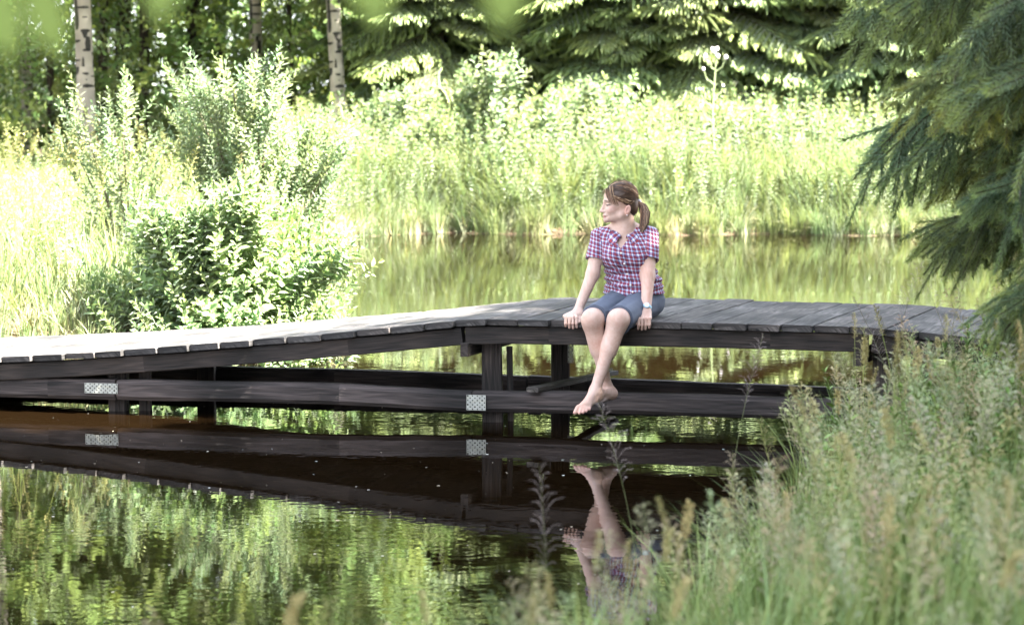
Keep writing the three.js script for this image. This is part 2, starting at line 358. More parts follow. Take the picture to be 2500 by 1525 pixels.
// ------------------------------------------------------------------ the person
// a smooth surface meshed from a distance function, evaluated only near the surface
function meshField(f, lo, hi, cell) {
  const nx = Math.ceil((hi[0] - lo[0]) / cell) + 1, ny = Math.ceil((hi[1] - lo[1]) / cell) + 1, nz = Math.ceil((hi[2] - lo[2]) / cell) + 1;
  const val = new Float32Array(nx * ny * nz).fill(NaN), vid = new Map(), P = [], I = [];
  const id = (i, j, k) => (k * ny + j) * nx + i;
  const get = (i, j, k) => { const a = id(i, j, k); let v = val[a]; if (v !== v) { v = f(lo[0] + i * cell, lo[1] + j * cell, lo[2] + k * cell); val[a] = v; } return v; };
  const B = 6, rad = B * cell * 0.87 * 1.7, cells = [];
  for (let bk = 0; bk < nz - 1; bk += B) for (let bj = 0; bj < ny - 1; bj += B) for (let bi = 0; bi < nx - 1; bi += B) {
    if (Math.abs(f(lo[0] + (bi + B / 2) * cell, lo[1] + (bj + B / 2) * cell, lo[2] + (bk + B / 2) * cell)) > rad) continue;
    for (let k = bk; k < Math.min(bk + B, nz - 1); k++) for (let j = bj; j < Math.min(bj + B, ny - 1); j++) for (let i = bi; i < Math.min(bi + B, nx - 1); i++) {
      let m = 0, sx = 0, sy = 0, sz = 0, n = 0; const c = [];
      for (let q = 0; q < 8; q++) { const v = get(i + (q & 1), j + (q >> 1 & 1), k + (q >> 2)); c.push(v); if (v < 0) m |= 1 << q; }
      if (m === 0 || m === 255) continue;
      for (let q = 0; q < 8; q++) for (const d of [1, 2, 4]) {
        if (q & d) continue; const r = q | d, a = c[q], b = c[r]; if ((a < 0) === (b < 0)) continue;
        const t = a / (a - b); sx += (q & 1) + (d === 1 ? t : 0); sy += (q >> 1 & 1) + (d === 2 ? t : 0); sz += (q >> 2) + (d === 4 ? t : 0); n++;
      }
      vid.set(id(i, j, k), P.length / 3); P.push(lo[0] + (i + sx / n) * cell, lo[1] + (j + sy / n) * cell, lo[2] + (k + sz / n) * cell); cells.push([i, j, k]);
    }
  }
  for (const [i, j, k] of cells) {
    const a = get(i, j, k) < 0;
    const quad = (d, A, B2, C, D) => { if ([A, B2, C, D].some((x) => x === undefined)) return; if (a) I.push(A, B2, C, A, C, D); else I.push(A, C, B2, A, D, C); };
    if (j > 0 && k > 0 && a !== (get(i + 1, j, k) < 0)) quad(0, vid.get(id(i, j - 1, k - 1)), vid.get(id(i, j, k - 1)), vid.get(id(i, j, k)), vid.get(id(i, j - 1, k)));
    if (i > 0 && k > 0 && a !== (get(i, j + 1, k) < 0)) quad(1, vid.get(id(i - 1, j, k - 1)), vid.get(id(i - 1, j, k)), vid.get(id(i, j, k)), vid.get(id(i, j, k - 1)));
    if (i > 0 && j > 0 && a !== (get(i, j, k + 1) < 0)) quad(2, vid.get(id(i - 1, j - 1, k)), vid.get(id(i, j - 1, k)), vid.get(id(i, j, k)), vid.get(id(i - 1, j, k)));
  }
  const g = new THREE.BufferGeometry();
  g.setAttribute('position', new THREE.Float32BufferAttribute(P, 3)); g.setIndex(I); g.computeVertexNormals();
  return g;
}
const smin = (a, b, k) => { const h = Math.max(k - Math.abs(a - b), 0) / k; return Math.min(a, b) - h * h * k * 0.25; };
const smax = (a, b, k) => -smin(-a, -b, k);
function cap(x, y, z, a, b, ra, rb) {
  const bx = b[0] - a[0], by = b[1] - a[1], bz = b[2] - a[2], px = x - a[0], py = y - a[1], pz = z - a[2];
  const t = clamp((px * bx + py * by + pz * bz) / (bx * bx + by * by + bz * bz), 0, 1), dx = px - bx * t, dy = py - by * t, dz = pz - bz * t;
  return Math.sqrt(dx * dx + dy * dy + dz * dz) - (ra + (rb - ra) * t);
}
function ell(x, y, z, c, r) {
  const px = (x - c[0]) / r[0], py = (y - c[1]) / r[1], pz = (z - c[2]) / r[2], k0 = Math.sqrt(px * px + py * py + pz * pz);
  const qx = px / r[0], qy = py / r[1], qz = pz / r[2], k1 = Math.sqrt(qx * qx + qy * qy + qz * qz);
  return k1 < 1e-9 ? -Math.min(...r) : k0 * (k0 - 1) / k1;
}
const lerp3 = (a, b, t) => [mix(a[0], b[0], t), mix(a[1], b[1], t), mix(a[2], b[2], t)];
// head frame: fx forward, fy up, fz to the side that faces the camera
const HO = [0.616, 1.268, -13.80], FA = 0.14, TI = -0.05;
const FWD = v3(-Math.cos(FA) * Math.cos(TI), Math.sin(TI), Math.sin(FA) * Math.cos(TI)), LAT = v3(Math.sin(FA), 0, Math.cos(FA)), HUP = v3().crossVectors(LAT, FWD).normalize();
if (HUP.y < 0) HUP.negate();
const toHead = (x, y, z) => { const a = x - HO[0], b = y - HO[1], c = z - HO[2]; return [a * FWD.x + b * FWD.y + c * FWD.z, a * HUP.x + b * HUP.y + c * HUP.z, a * LAT.x + b * LAT.y + c * LAT.z]; };
const fromHead = (X, Y, Z) => v3(HO[0] + FWD.x * X + HUP.x * Y + LAT.x * Z, HO[1] + FWD.y * X + HUP.y * Y + LAT.y * Z, HO[2] + FWD.z * X + HUP.z * Y + LAT.z * Z);
function headSDF(X, Y, Z) {
  const z = Math.abs(Z);
  let d = ell(X, Y, Z, [-0.004, 0.028, 0], [0.090, 0.080, 0.073]);
  d = smin(d, ell(X, Y, Z, [0.045, 0.028, 0], [0.048, 0.056, 0.058]), 0.02);
  d = smin(d, ell(X, Y, Z, [0.040, -0.045, 0], [0.056, 0.062, 0.054]), 0.025);
  d = smin(d, cap(X, Y, z, [0.083, -0.094, 0], [0.010, -0.074, 0.048], 0.0165, 0.018), 0.025);
  d = smin(d, ell(X, Y, Z, [0.087, -0.095, 0], [0.014, 0.014, 0.019]), 0.014);
  d = smin(d, ell(X, Y, z, [0.062, -0.036, 0.034], [0.026, 0.024, 0.022]), 0.018);
  d = smin(d, cap(X, Y, z, [0.089, 0.009, 0.010], [0.078, 0.011, 0.044], 0.0075, 0.006), 0.014);
  d = smax(d, -ell(X, Y, z, [0.101, -0.013, 0.031], [0.017, 0.012, 0.018]), 0.012);
  d = smin(d, ell(X, Y, z, [0.076, -0.0135, 0.031], [0.0125, 0.012, 0.0145]), 0.004);
  d = smin(d, cap(X, Y, z, [0.087, -0.0085, 0.022], [0.083, -0.009, 0.042], 0.0035, 0.0028), 0.004);
  d = smin(d, cap(X, Y, Z, [0.090, 0.002, 0], [0.1105, -0.042, 0], 0.0085, 0.0088), 0.012);
  d = smin(d, ell(X, Y, Z, [0.1135, -0.045, 0], [0.0105, 0.009, 0.0105]), 0.006);
  d = smin(d, ell(X, Y, z, [0.101, -0.048, 0.0115], [0.011, 0.0075, 0.0065]), 0.006);
  d = smin(d, ell(X, Y, Z, [0.092, -0.068, 0], [0.0125, 0.009, 0.022]), 0.012);
  d = smin(d, ell(X, Y, Z, [0.0965, -0.0715, 0], [0.0095, 0.0052, 0.020]), 0.005);
  d = smin(d, ell(X, Y, Z, [0.0945, -0.0825, 0], [0.0095, 0.0058, 0.018]), 0.005);
  d = smax(d, -cap(X, Y, z, [0.1065, -0.0768, 0], [0.082, -0.0785, 0.026], 0.0026, 0.002), 0.004);
  // ear with a hollow
  const ex = X + 0.024 + 0.22 * (Y + 0.045), ey = Y + 0.045;
  let e = ell(ex, ey, z, [0, 0, 0.074], [0.0175, 0.0300, 0.0095]);
  e = smax(e, -ell(ex, ey, z, [0.002, 0.004, 0.0865], [0.0105, 0.0195, 0.0095]), 0.004);
  d = smin(d, e, 0.006);
  d = smin(d, cap(X, Y, Z, [-0.022, -0.045, 0], [-0.016, -0.170, 0], 0.050, 0.054), 0.03);
  return d;
}
const B = {   // joints
  shR: [0.497, 1.066, -13.83], shL: [0.780, 1.076, -13.825], elR: [0.458, 0.862, -13.76], elL: [0.768, 0.853, -13.715], wrR: [0.372, 0.662, -13.675], wrL: [0.752, 0.664, -13.59],
  hipR: [0.625, 0.69, -13.84], hipL: [0.775, 0.69, -13.86], knR: [0.4445, 0.632, -13.43], knL: [0.586, 0.632, -13.41], anR: [0.529, 0.25, -13.475], anL: [0.457, 0.247, -13.33],
};
function torso(x, y, z, inf = 0) {
  let d = ell(x, y, z, [0.698, 0.715, -13.85], [0.165 + inf, 0.112 + inf, 0.128 + inf]);
  d = smin(d, ell(x, y, z, [0.690, 0.82, -13.835], [0.140 + inf, 0.11 + inf, 0.105 + inf]), 0.06);
  d = smin(d, ell(x, y, z, [0.650, 0.985, -13.835], [0.142 + inf, 0.125 + inf, 0.108 + inf]), 0.07);
  d = smin(d, ell(x, y, z, [0.587, 0.962, -13.752], [0.060 + inf, 0.058 + inf, 0.045 + inf]), 0.04);
  d = smin(d, ell(x, y, z, [0.702, 0.964, -13.752], [0.060 + inf, 0.058 + inf, 0.045 + inf]), 0.04);
  d = smin(d, cap(x, y, z, [0.527, 1.060, -13.835], [0.748, 1.069, -13.845], 0.050 + inf, 0.050 + inf), 0.05);
  d = smin(d, cap(x, y, z, [0.632, 1.135, -13.83], [0.55, 1.092, -13.84], 0.045 + inf * 0.6, 0.035 + inf * 0.6), 0.04);
  d = smin(d, cap(x, y, z, [0.632, 1.135, -13.83], [0.72, 1.098, -13.845], 0.045 + inf * 0.6, 0.035 + inf * 0.6), 0.04);
  return d;
}
function leg(x, y, z, hip, kn, an, s) {
  let d = cap(x, y, z, hip, kn, 0.084, 0.057);
  d = smin(d, ell(x, y, z, [kn[0], kn[1] + 0.004, kn[2] + 0.012], [0.052, 0.056, 0.05]), 0.03);
  const c1 = lerp3(kn, an, 0.12), c2 = lerp3(kn, an, 0.42);
  d = smin(d, cap(x, y, z, kn, an, 0.047, 0.0285), 0.03);
  d = smin(d, cap(x, y, z, [c1[0] + 0.004 * s, c1[1], c1[2] - 0.02], [c2[0] + 0.004 * s, c2[1], c2[2] - 0.014], 0.046, 0.043), 0.035);
  return d;
}
const toesL = [[[0.361, 0.171, -13.222], [0.345, 0.147, -13.190], 0.0135], [[0.380, 0.170, -13.218], [0.368, 0.145, -13.184], 0.0098], [[0.397, 0.171, -13.222], [0.387, 0.147, -13.190], 0.0094], [[0.413, 0.175, -13.232], [0.405, 0.152, -13.202], 0.009], [[0.428, 0.182, -13.245], [0.423, 0.160, -13.217], 0.0088]];
const toesR = [[[0.502, 0.241, -13.366], [0.484, 0.249, -13.340], 0.0135], [[0.497, 0.226, -13.366], [0.476, 0.231, -13.342], 0.0098], [[0.496, 0.213, -13.368], [0.474, 0.216, -13.347], 0.0094], [[0.498, 0.201, -13.374], [0.478, 0.202, -13.354], 0.009], [[0.502, 0.191, -13.382], [0.484, 0.190, -13.364], 0.0088]];
function feet(x, y, z, d) {
  // left foot, hanging toes down
  d = smin(d, cap(x, y, z, B.anL, [0.405, 0.186, -13.245], 0.030, 0.022), 0.025);
  d = smin(d, cap(x, y, z, [0.478, 0.215, -13.355], [0.47, 0.232, -13.335], 0.026, 0.026), 0.025);
  d = smin(d, cap(x, y, z, [0.470, 0.212, -13.340], [0.372, 0.172, -13.228], 0.022, 0.0165), 0.018);
  d = smin(d, cap(x, y, z, [0.470, 0.212, -13.340], [0.421, 0.180, -13.245], 0.020, 0.014), 0.018);
  for (const t of toesL) d = smin(d, cap(x, y, z, t[0], t[1], t[2], t[2] * 0.88), 0.007);
  // right foot, tucked behind, sole turned to the viewer
  d = smin(d, cap(x, y, z, B.anR, [0.558, 0.215, -13.468], 0.030, 0.028), 0.025);
  d = smin(d, cap(x, y, z, [0.556, 0.222, -13.462], [0.505, 0.232, -13.372], 0.028, 0.019), 0.02);
  d = smin(d, cap(x, y, z, [0.556, 0.212, -13.462], [0.506, 0.200, -13.385], 0.025, 0.017), 0.02);
  for (const t of toesR) d = smin(d, cap(x, y, z, t[0], t[1], t[2], t[2] * 0.88), 0.006);
  return d;
}
function makeHand(wr, cx, s, spread) {   // s: side of the thumb; fingers hook over the plank edge
  const ez = zFront(cx), out = [], top = 0.609;
  const pal = [];
  for (let i = 0; i < 4; i++) {
    const x = cx + s * (0.030 - i * 0.0205) , L = [0, 0.004, 0.002, -0.006][i];
    const k = [x - s * 0.003, top + 0.030 - 0.003 * Math.abs(i - 1), ez - 0.012], p1 = [x, top + 0.022, ez + 0.024], p2 = [x, top - 0.012, ez + 0.031], p3 = [x + s * 0.001, top - 0.034 - L, ez + 0.021];
    out.push([k, p1, 0.0102, 0.0092], [p1, p2, 0.0092, 0.0084], [p2, p3, 0.0084, 0.0074]);
    pal.push([[wr[0] + s * (0.012 - i * 0.008), wr[1] - 0.008, wr[2] + 0.012], k]);
  }
  const th = [[wr[0] + s * 0.016, wr[1] - 0.014, wr[2] + 0.025], [cx + s * 0.047, top + 0.016, ez - 0.022], [cx + s * 0.050, top + 0.011, ez + 0.008], [cx + s * 0.046, top - 0.003, ez + 0.024]];
  return { out, pal, th };
}
const handR = makeHand(B.wrR, 0.332, 1, 0), handL = makeHand(B.wrL, 0.735, -1, 0);
function hand(x, y, z, h, d) {
  let e = 1e9;
  for (const [a, b] of h.pal) e = smin(e, cap(x, y, z, a, b, 0.0165, 0.0128), 0.012);
  e = smin(e, cap(x, y, z, h.th[0], h.th[1], 0.015, 0.0125), 0.012);
  e = smin(e, cap(x, y, z, h.th[1], h.th[2], 0.0115, 0.0105), 0.006);
  e = smin(e, cap(x, y, z, h.th[2], h.th[3], 0.0105, 0.0085), 0.004);
  for (const [a, b, r, q] of h.out) e = smin(e, cap(x, y, z, a, b, r, q), 0.0035);
  return smin(d, e, 0.018);
}
function bodySDF(x, y, z) {
  let d = 1e9;
  if (y > 0.55) d = torso(x, y, z, 0);
  d = smin(d, cap(x, y, z, B.shR, B.elR, 0.046, 0.037), 0.04); d = smin(d, cap(x, y, z, B.elR, B.wrR, 0.038, 0.0245), 0.02);
  d = smin(d, cap(x, y, z, B.shL, B.elL, 0.049, 0.038), 0.04); d = smin(d, cap(x, y, z, B.elL, B.wrL, 0.039, 0.026), 0.02);
  const l1 = leg(x, y, z, B.hipR, B.knR, B.anR, -1), l2 = leg(x, y, z, B.hipL, B.knL, B.anL, 1);
  d = smin(d, Math.min(l1, l2), 0.02);
  if (y < 0.36) d = feet(x, y, z, d);
  if (y > 0.52 && y < 0.75 && z > -13.75) { d = hand(x, y, z, handR, d); d = hand(x, y, z, handL, d); }
  if (y > 1.0) d = smin(d, headSDF(...toHead(x, y, z)), 0.025);
  return d;
}
const PO = [0.66, 0.6, -13.7];
const person = thing('person', 'woman in red plaid shirt and grey shorts sitting barefoot on the footbridge edge', 'person', PO);
const atPerson = (g) => { g.translate(-PO[0], -PO[1], -PO[2]); return g; };
{
  const g = meshField(bodySDF, [0.23, 0.11, -14.02], [0.92, 1.42, -13.14], 0.0038), p = g.attributes.position, c = new Float32Array(p.count * 3);
  for (let k = 0; k < p.count; k++) {
    const x = p.getX(k), y = p.getY(k), z = p.getZ(k); let r = 0.53, gg = 0.355, b = 0.292;
    const n = noise2(x * 40, y * 40 + z * 31, 0, 3) - 0.5, m = noise2(x * 110, y * 110 + z * 90, 0, 5) - 0.5, w2 = noise2(x * 13, y * 13 + z * 11, 0, 6) - 0.5; r += 0.05 * n + 0.05 * m; gg += 0.05 * n + 0.06 * m - 0.06 * w2; b += 0.05 * n + 0.06 * m - 0.07 * w2;
    const blend = (q, w) => { r = mix(r, q[0], w); gg = mix(gg, q[1], w); b = mix(b, q[2], w); };
    if (y > 1.1) {
      const [X, Y, Z] = toHead(x, y, z), az = Math.abs(Z);
      blend([0.38, 0.13, 0.12], 0.95 * (1 - sstep(0.7, 1.15, Math.hypot((X - 0.098) / 0.016, (Y + 0.077) / 0.0105, az / 0.021))));            // lips
      blend([0.09, 0.055, 0.04], 0.9 * (1 - sstep(0.6, 1.2, Math.hypot((Y - 0.0125 + (az - 0.03) * 0.1) / 0.0055, (az - 0.033) / 0.022))) * (X > 0.05 ? 1 : 0)); // brows
      blend([0.035, 0.025, 0.02], 1.0 * (1 - sstep(0.5, 1.2, Math.hypot((Y + 0.0118) / 0.005, (az - 0.036) / 0.019))) * (X > 0.06 ? 1 : 0));            // lashes
      blend([0.22, 0.20, 0.19], 0.55 * (1 - sstep(0.5, 1.2, Math.hypot((Y + 0.0165) / 0.0034, (az - 0.031) / 0.010))) * (X > 0.07 ? 1 : 0));
      blend([0.58, 0.30, 0.26], 0.35 * (1 - sstep(0.5, 1.2, Math.hypot((X - 0.062) / 0.03, (Y + 0.035) / 0.022))) * (az > 0.03 ? 1 : 0));                // cheek
      blend([0.60, 0.30, 0.25], 0.5 * (X < 0.0 && az > 0.074 ? 1 : 0));                                                                                   // ear
    }
    for (const kn of [B.knR, B.knL]) blend([0.56, 0.30, 0.25], 0.38 * (1 - sstep(0.3, 1, Math.hypot(x - kn[0], y - kn[1] + 0.01, (z - kn[2]) * 0.4) / 0.045)) * (0.6 + 0.8 * noise2(x * 70, y * 70, 0, 8)));
    for (const h of [handR, handL]) for (const f of h.out) blend([0.58, 0.30, 0.25], 0.22 * (1 - sstep(0.5, 1, Math.hypot(x - f[1][0], y - f[1][1], z - f[1][2]) / 0.013)));
    for (const t of [...toesL, ...toesR]) blend([0.60, 0.31, 0.27], 0.45 * (1 - sstep(0.5, 1, Math.hypot(x - t[1][0], y - t[1][1], z - t[1][2]) / 0.017)));
    c.set([r, gg, b], k * 3);
  }
  g.setAttribute('color', new THREE.Float32BufferAttribute(c, 3));
  obj('body', atPerson(g), new THREE.MeshPhysicalMaterial({ vertexColors: true, roughness: 0.55, specularIntensity: 0.6 }), person);
}
// plaid cotton
const plaid = (() => {
  const bands = [[0, 0.15, [0.92, 0.92, 0.96]], [0.15, 0.22, [0.40, 0.38, 0.54]], [0.22, 0.38, [0.64, 0.19, 0.21]], [0.38, 0.46, [0.26, 0.25, 0.42]], [0.46, 0.58, [0.86, 0.88, 0.96]], [0.58, 0.68, [0.30, 0.30, 0.48]], [0.68, 0.88, [0.56, 0.20, 0.24]], [0.88, 1, [0.34, 0.34, 0.54]]];
  const at = (t) => { for (const b of bands) if (t >= b[0] && t < b[1]) return b[2]; return bands[0][2]; };
  return (s) => dataTex(128, 128, (u, v) => {
    const a = at(u), b = at((v * 1) % 1), w = 0.5 + 0.0 * s, th = ((Math.floor(u * 128) + Math.floor(v * 128)) % 4) < 2 ? 0.62 : 0.38, n = 0.97 + 0.06 * hash(Math.floor(u * 128), Math.floor(v * 128), 3);
    return [0, 1, 2].map((k) => mix(a[k], b[k], th) * n);
  });
})();
const clothBump = dataTex(128, 128, (u, v) => noise2(u * 8, v * 8, 8, 2), false);
const shirtMat = new THREE.MeshPhysicalMaterial({ color: RGB(0.74, 0.76, 0.80), map: plaid(1), roughness: 0.9, bumpMap: clothBump, bumpScale: 0.002, side: THREE.DoubleSide });
const CHECK = 1 / 0.045;
const XC = (y) => table([[0.7, 0.698], [0.82, 0.690], [0.98, 0.650], [1.1, 0.635]], y);
function folds(x, y, z) {
  const a = noise2(x * 9 + y * 5, y * 26 + x * 8, 0, 5) - 0.5, b = noise2(x * 24, y * 10 + z * 9, 0, 6) - 0.5;
  const waist = Math.exp(-Math.pow((y - 0.83) / 0.075, 2));
  return 0.010 * a * (0.35 + waist) + 0.006 * b + 0.006 * waist * Math.sin((y + 0.12 * Math.abs(x - 0.69)) * 150);
}
function sleeveBase(x, y, z, s, e, r0, r1) { return cap(x, y, z, s, lerp3(s, e, 0.62), r0, r1); }
function shirtOuter(x, y, z) { return torso(x, y, z, 0.015) - folds(x, y, z); }
{
  const hem = (x) => 0.746 - 0.020 * Math.exp(-Math.pow((x - 0.665) / 0.05, 2)) + 0.022 * Math.exp(-Math.pow((x - 0.70) / 0.018, 2));
  const f = (x, y, z) => {
    const o = shirtOuter(x, y, z); let d = Math.max(o, -(o + 0.011));
    d = Math.max(d, hem(x) - y);
    d = Math.max(d, y - 1.125);
    const [X, Y, Z] = toHead(x, y, z);
    d = Math.max(d, -(Math.hypot(x - 0.632, (z + 13.815) * 0.95) - (0.066 + Math.max(0, y - 1.1) * 0.4)) - Math.max(0, (1.075 - y)) * 4);
    const vx = Math.abs(x - (0.613 + (y - 1.01) * 0.12)) - Math.max(0, y - 1.006) * 0.66;
    if (z > -13.80) d = Math.max(d, -Math.max(vx, 1.004 - y));
    // front edge of the button band
    const fx = x - (0.613 + (0.99 - y) * 0.30 * (y < 0.99 ? 1 : 0) * (y > 0.74 ? 1 : 0));
    if (z > -13.78 && y < 1.01) d -= 0.0035 * (1 - sstep(0.011, 0.015, Math.abs(fx)));
    // pocket flaps
    for (const px of [0.556, 0.735]) if (z > -13.76) d -= 0.004 * (1 - sstep(0.030, 0.034, Math.abs(x - px))) * (1 - sstep(0.016, 0.02, Math.abs(y - 0.962 + 0.006 * Math.sin(x * 90))));
    return d;
  };
  const g = meshField(f, [0.46, 0.70, -14.02], [0.92, 1.15, -13.64], 0.0036), p = g.attributes.position, uv = [];
  for (let k = 0; k < p.count; k++) { const x = p.getX(k), y = p.getY(k), z = p.getZ(k); uv.push((Math.atan2(x - XC(y), z + 13.86) * 0.145 + 0.25 * folds(x, y, z)) * CHECK, (y + 0.02 * Math.sin(x * 11)) * CHECK); }
  g.setAttribute('uv', new THREE.Float32BufferAttribute(uv, 2));
  const shirt = obj('shirt', atPerson(g), shirtMat, person);
  const sleeve = (s, e, r0, r1, seed) => {
    const dir = v3(e[0] - s[0], e[1] - s[1], e[2] - s[2]).normalize(), top = 0.62 * Math.hypot(e[0] - s[0], e[1] - s[1], e[2] - s[2]);
    const fs = (x, y, z) => {
      const t = (x - s[0]) * dir.x + (y - s[1]) * dir.y + (z - s[2]) * dir.z;
      let o = cap(x, y, z, s, e, r0, r1 + 0.004) - 0.006 * (noise2(x * 22 + seed, y * 30, 0, 7) - 0.5) - 0.004 * (noise2(x * 50, y * 14 + z * 30, 0, 9) - 0.5);
      return Math.max(o, -(o + 0.010), t - top, -t - 0.06);
    };
    const g2 = meshField(fs, [s[0] - 0.10, s[1] - 0.26, s[2] - 0.11], [s[0] + 0.10, s[1] + 0.09, s[2] + 0.13], 0.0036), p2 = g2.attributes.position, uv2 = [];
    for (let k = 0; k < p2.count; k++) { const x = p2.getX(k), y = p2.getY(k), z = p2.getZ(k); uv2.push(Math.atan2(x - s[0], z - s[2] - (s[1] - y) * 0.3) * 0.062 * CHECK, (y + (x - s[0]) * 0.3) * CHECK); }
    g2.setAttribute('uv', new THREE.Float32BufferAttribute(uv2, 2));
    const o = obj('sleeve', atPerson(g2), shirtMat, shirt); return o;
  };
  sleeve(B.shR, B.elR, 0.054, 0.052, 1); sleeve(B.shL, B.elL, 0.057, 0.055, 5);
  // collar: a stand round the neck and a fold falling over it
  for (const side of [-1, 1]) {
    const b = new MB(), n = 14, rows = [];
    for (let k = 0; k <= n; k++) {
      const t = k / n, a = mix(PI, 0.30, t);                                    // from the nape to the front opening
      const cx = 0.632, cz = -13.818, rx = 0.060, rz = 0.062;
      const drop = 0.060 * t * t, ix = cx + side * Math.sin(a) * rx * (1 - 0.25 * t * t), iz = cz + Math.cos(a) * rz * (1 + 0.28 * t), iy = 1.150 - 0.012 * t - drop;
      const ext = 0.022 + 0.040 * sstep(0.1, 0.95, t), ox = ix + side * ext * (0.55 + 0.5 * Math.sin(a)), oy = iy - 0.030 - 0.024 * t, oz = iz + Math.cos(a) * 0.020 + 0.014;
      const mx = mix(ix, ox, 0.5), my = mix(iy, oy, 0.5) + 0.010, mz = mix(iz, oz, 0.5) + 0.004;
      const row = []; const L = t * 0.17 * CHECK;
      for (const [X, Y, Z, w] of [[ix, iy - 0.02, iz - 0.004, 0], [ix, iy, iz, 0.02], [mx, my, mz, 0.04], [ox, oy, oz, 0.065], [ox * 0.985 + cx * 0.015, oy - 0.004, oz - 0.004, 0.07], [mx, my - 0.008, mz - 0.006, 0.1]]) row.push(b.v(X, Y, Z, L, w * CHECK));
      rows.push(row);
    }
    for (let k = 0; k < n; k++) for (let m = 0; m < 5; m++) b.q(rows[k][m], rows[k + 1][m], rows[k + 1][m + 1], rows[k][m + 1]);
    obj('collar', atPerson(b.geo()), shirtMat, shirt);
  }
  const bm = new THREE.MeshStandardMaterial({ color: RGB(0.75, 0.72, 0.7), roughness: 0.35 });
  const onFront = (x, y) => { let z = -13.6; for (let k = 0; k < 80; k++) { const d = f(x, y, z); if (d < 0.0005) break; z -= Math.max(0.0008, d * 0.7); } return z; };
  for (const y of [0.985, 0.925, 0.865, 0.805, 0.765]) {
    const x = 0.613 + (0.99 - y) * 0.30, s = obj('button', new THREE.CylinderGeometry(0.0055, 0.006, 0.003, 10), bm, shirt);
    s.rotation.x = PI / 2; s.position.set(x - PO[0], y - PO[1], onFront(x, y) + 0.001 - PO[2]);
  }
  const s2 = obj('button', new THREE.CylinderGeometry(0.0055, 0.006, 0.003, 10), bm, shirt); s2.rotation.set(PI / 2, 0, -0.5); s2.position.set(0.800 - PO[0], 1.035 - PO[1], -13.774 - PO[2]);
}
{
  const cloth = new THREE.MeshPhysicalMaterial({ color: RGB(0.074, 0.090, 0.130), roughness: 0.8, sheen: 0.3, bumpMap: clothBump, bumpScale: 0.001 });
  const onLeg = (x, y, z, h, k) => { const dx = k[0] - h[0], dy = k[1] - h[1], dz = k[2] - h[2], L2 = dx * dx + dy * dy + dz * dz; return [((x - h[0]) * dx + (y - h[1]) * dy + (z - h[2]) * dz) / L2, Math.sqrt(L2)]; };
  const f = (x, y, z) => {
    const l1 = leg(x, y, z, B.hipR, B.knR, B.anR, -1), l2 = leg(x, y, z, B.hipL, B.knL, B.anL, 1), [t, L] = l1 < l2 ? onLeg(x, y, z, B.hipR, B.knR) : onLeg(x, y, z, B.hipL, B.knL);
    const fold = 0.007 * (noise2(t * 12 + x * 8, y * 24, 0, 12) - 0.5) + 0.006 * (noise2(x * 34 + z * 12, y * 40, 0, 13) - 0.5);
    let d = smin(torso(x, y, z, 0.006) + Math.max(0, y - 0.75) * 0.25, Math.min(l1, l2) - 0.012 - 0.006 * sstep(0.6, 0.95, t), 0.022) - fold;
    d = Math.max(d, y - 0.79, (t - 0.92) * L);
    return Math.max(d, z > -13.60 ? -1 : 0.604 - y);          // rests on the planks
  };
  const g = meshField(f, [0.34, 0.52, -14.03], [0.92, 0.82, -13.36], 0.004);
  const p = g.attributes.position, uv = []; for (let k = 0; k < p.count; k++) uv.push(p.getX(k) * 10, p.getZ(k) * 10 + p.getY(k) * 7);
  g.setAttribute('uv', new THREE.Float32BufferAttribute(uv, 2));
  obj('shorts', atPerson(g), cloth, person);
}
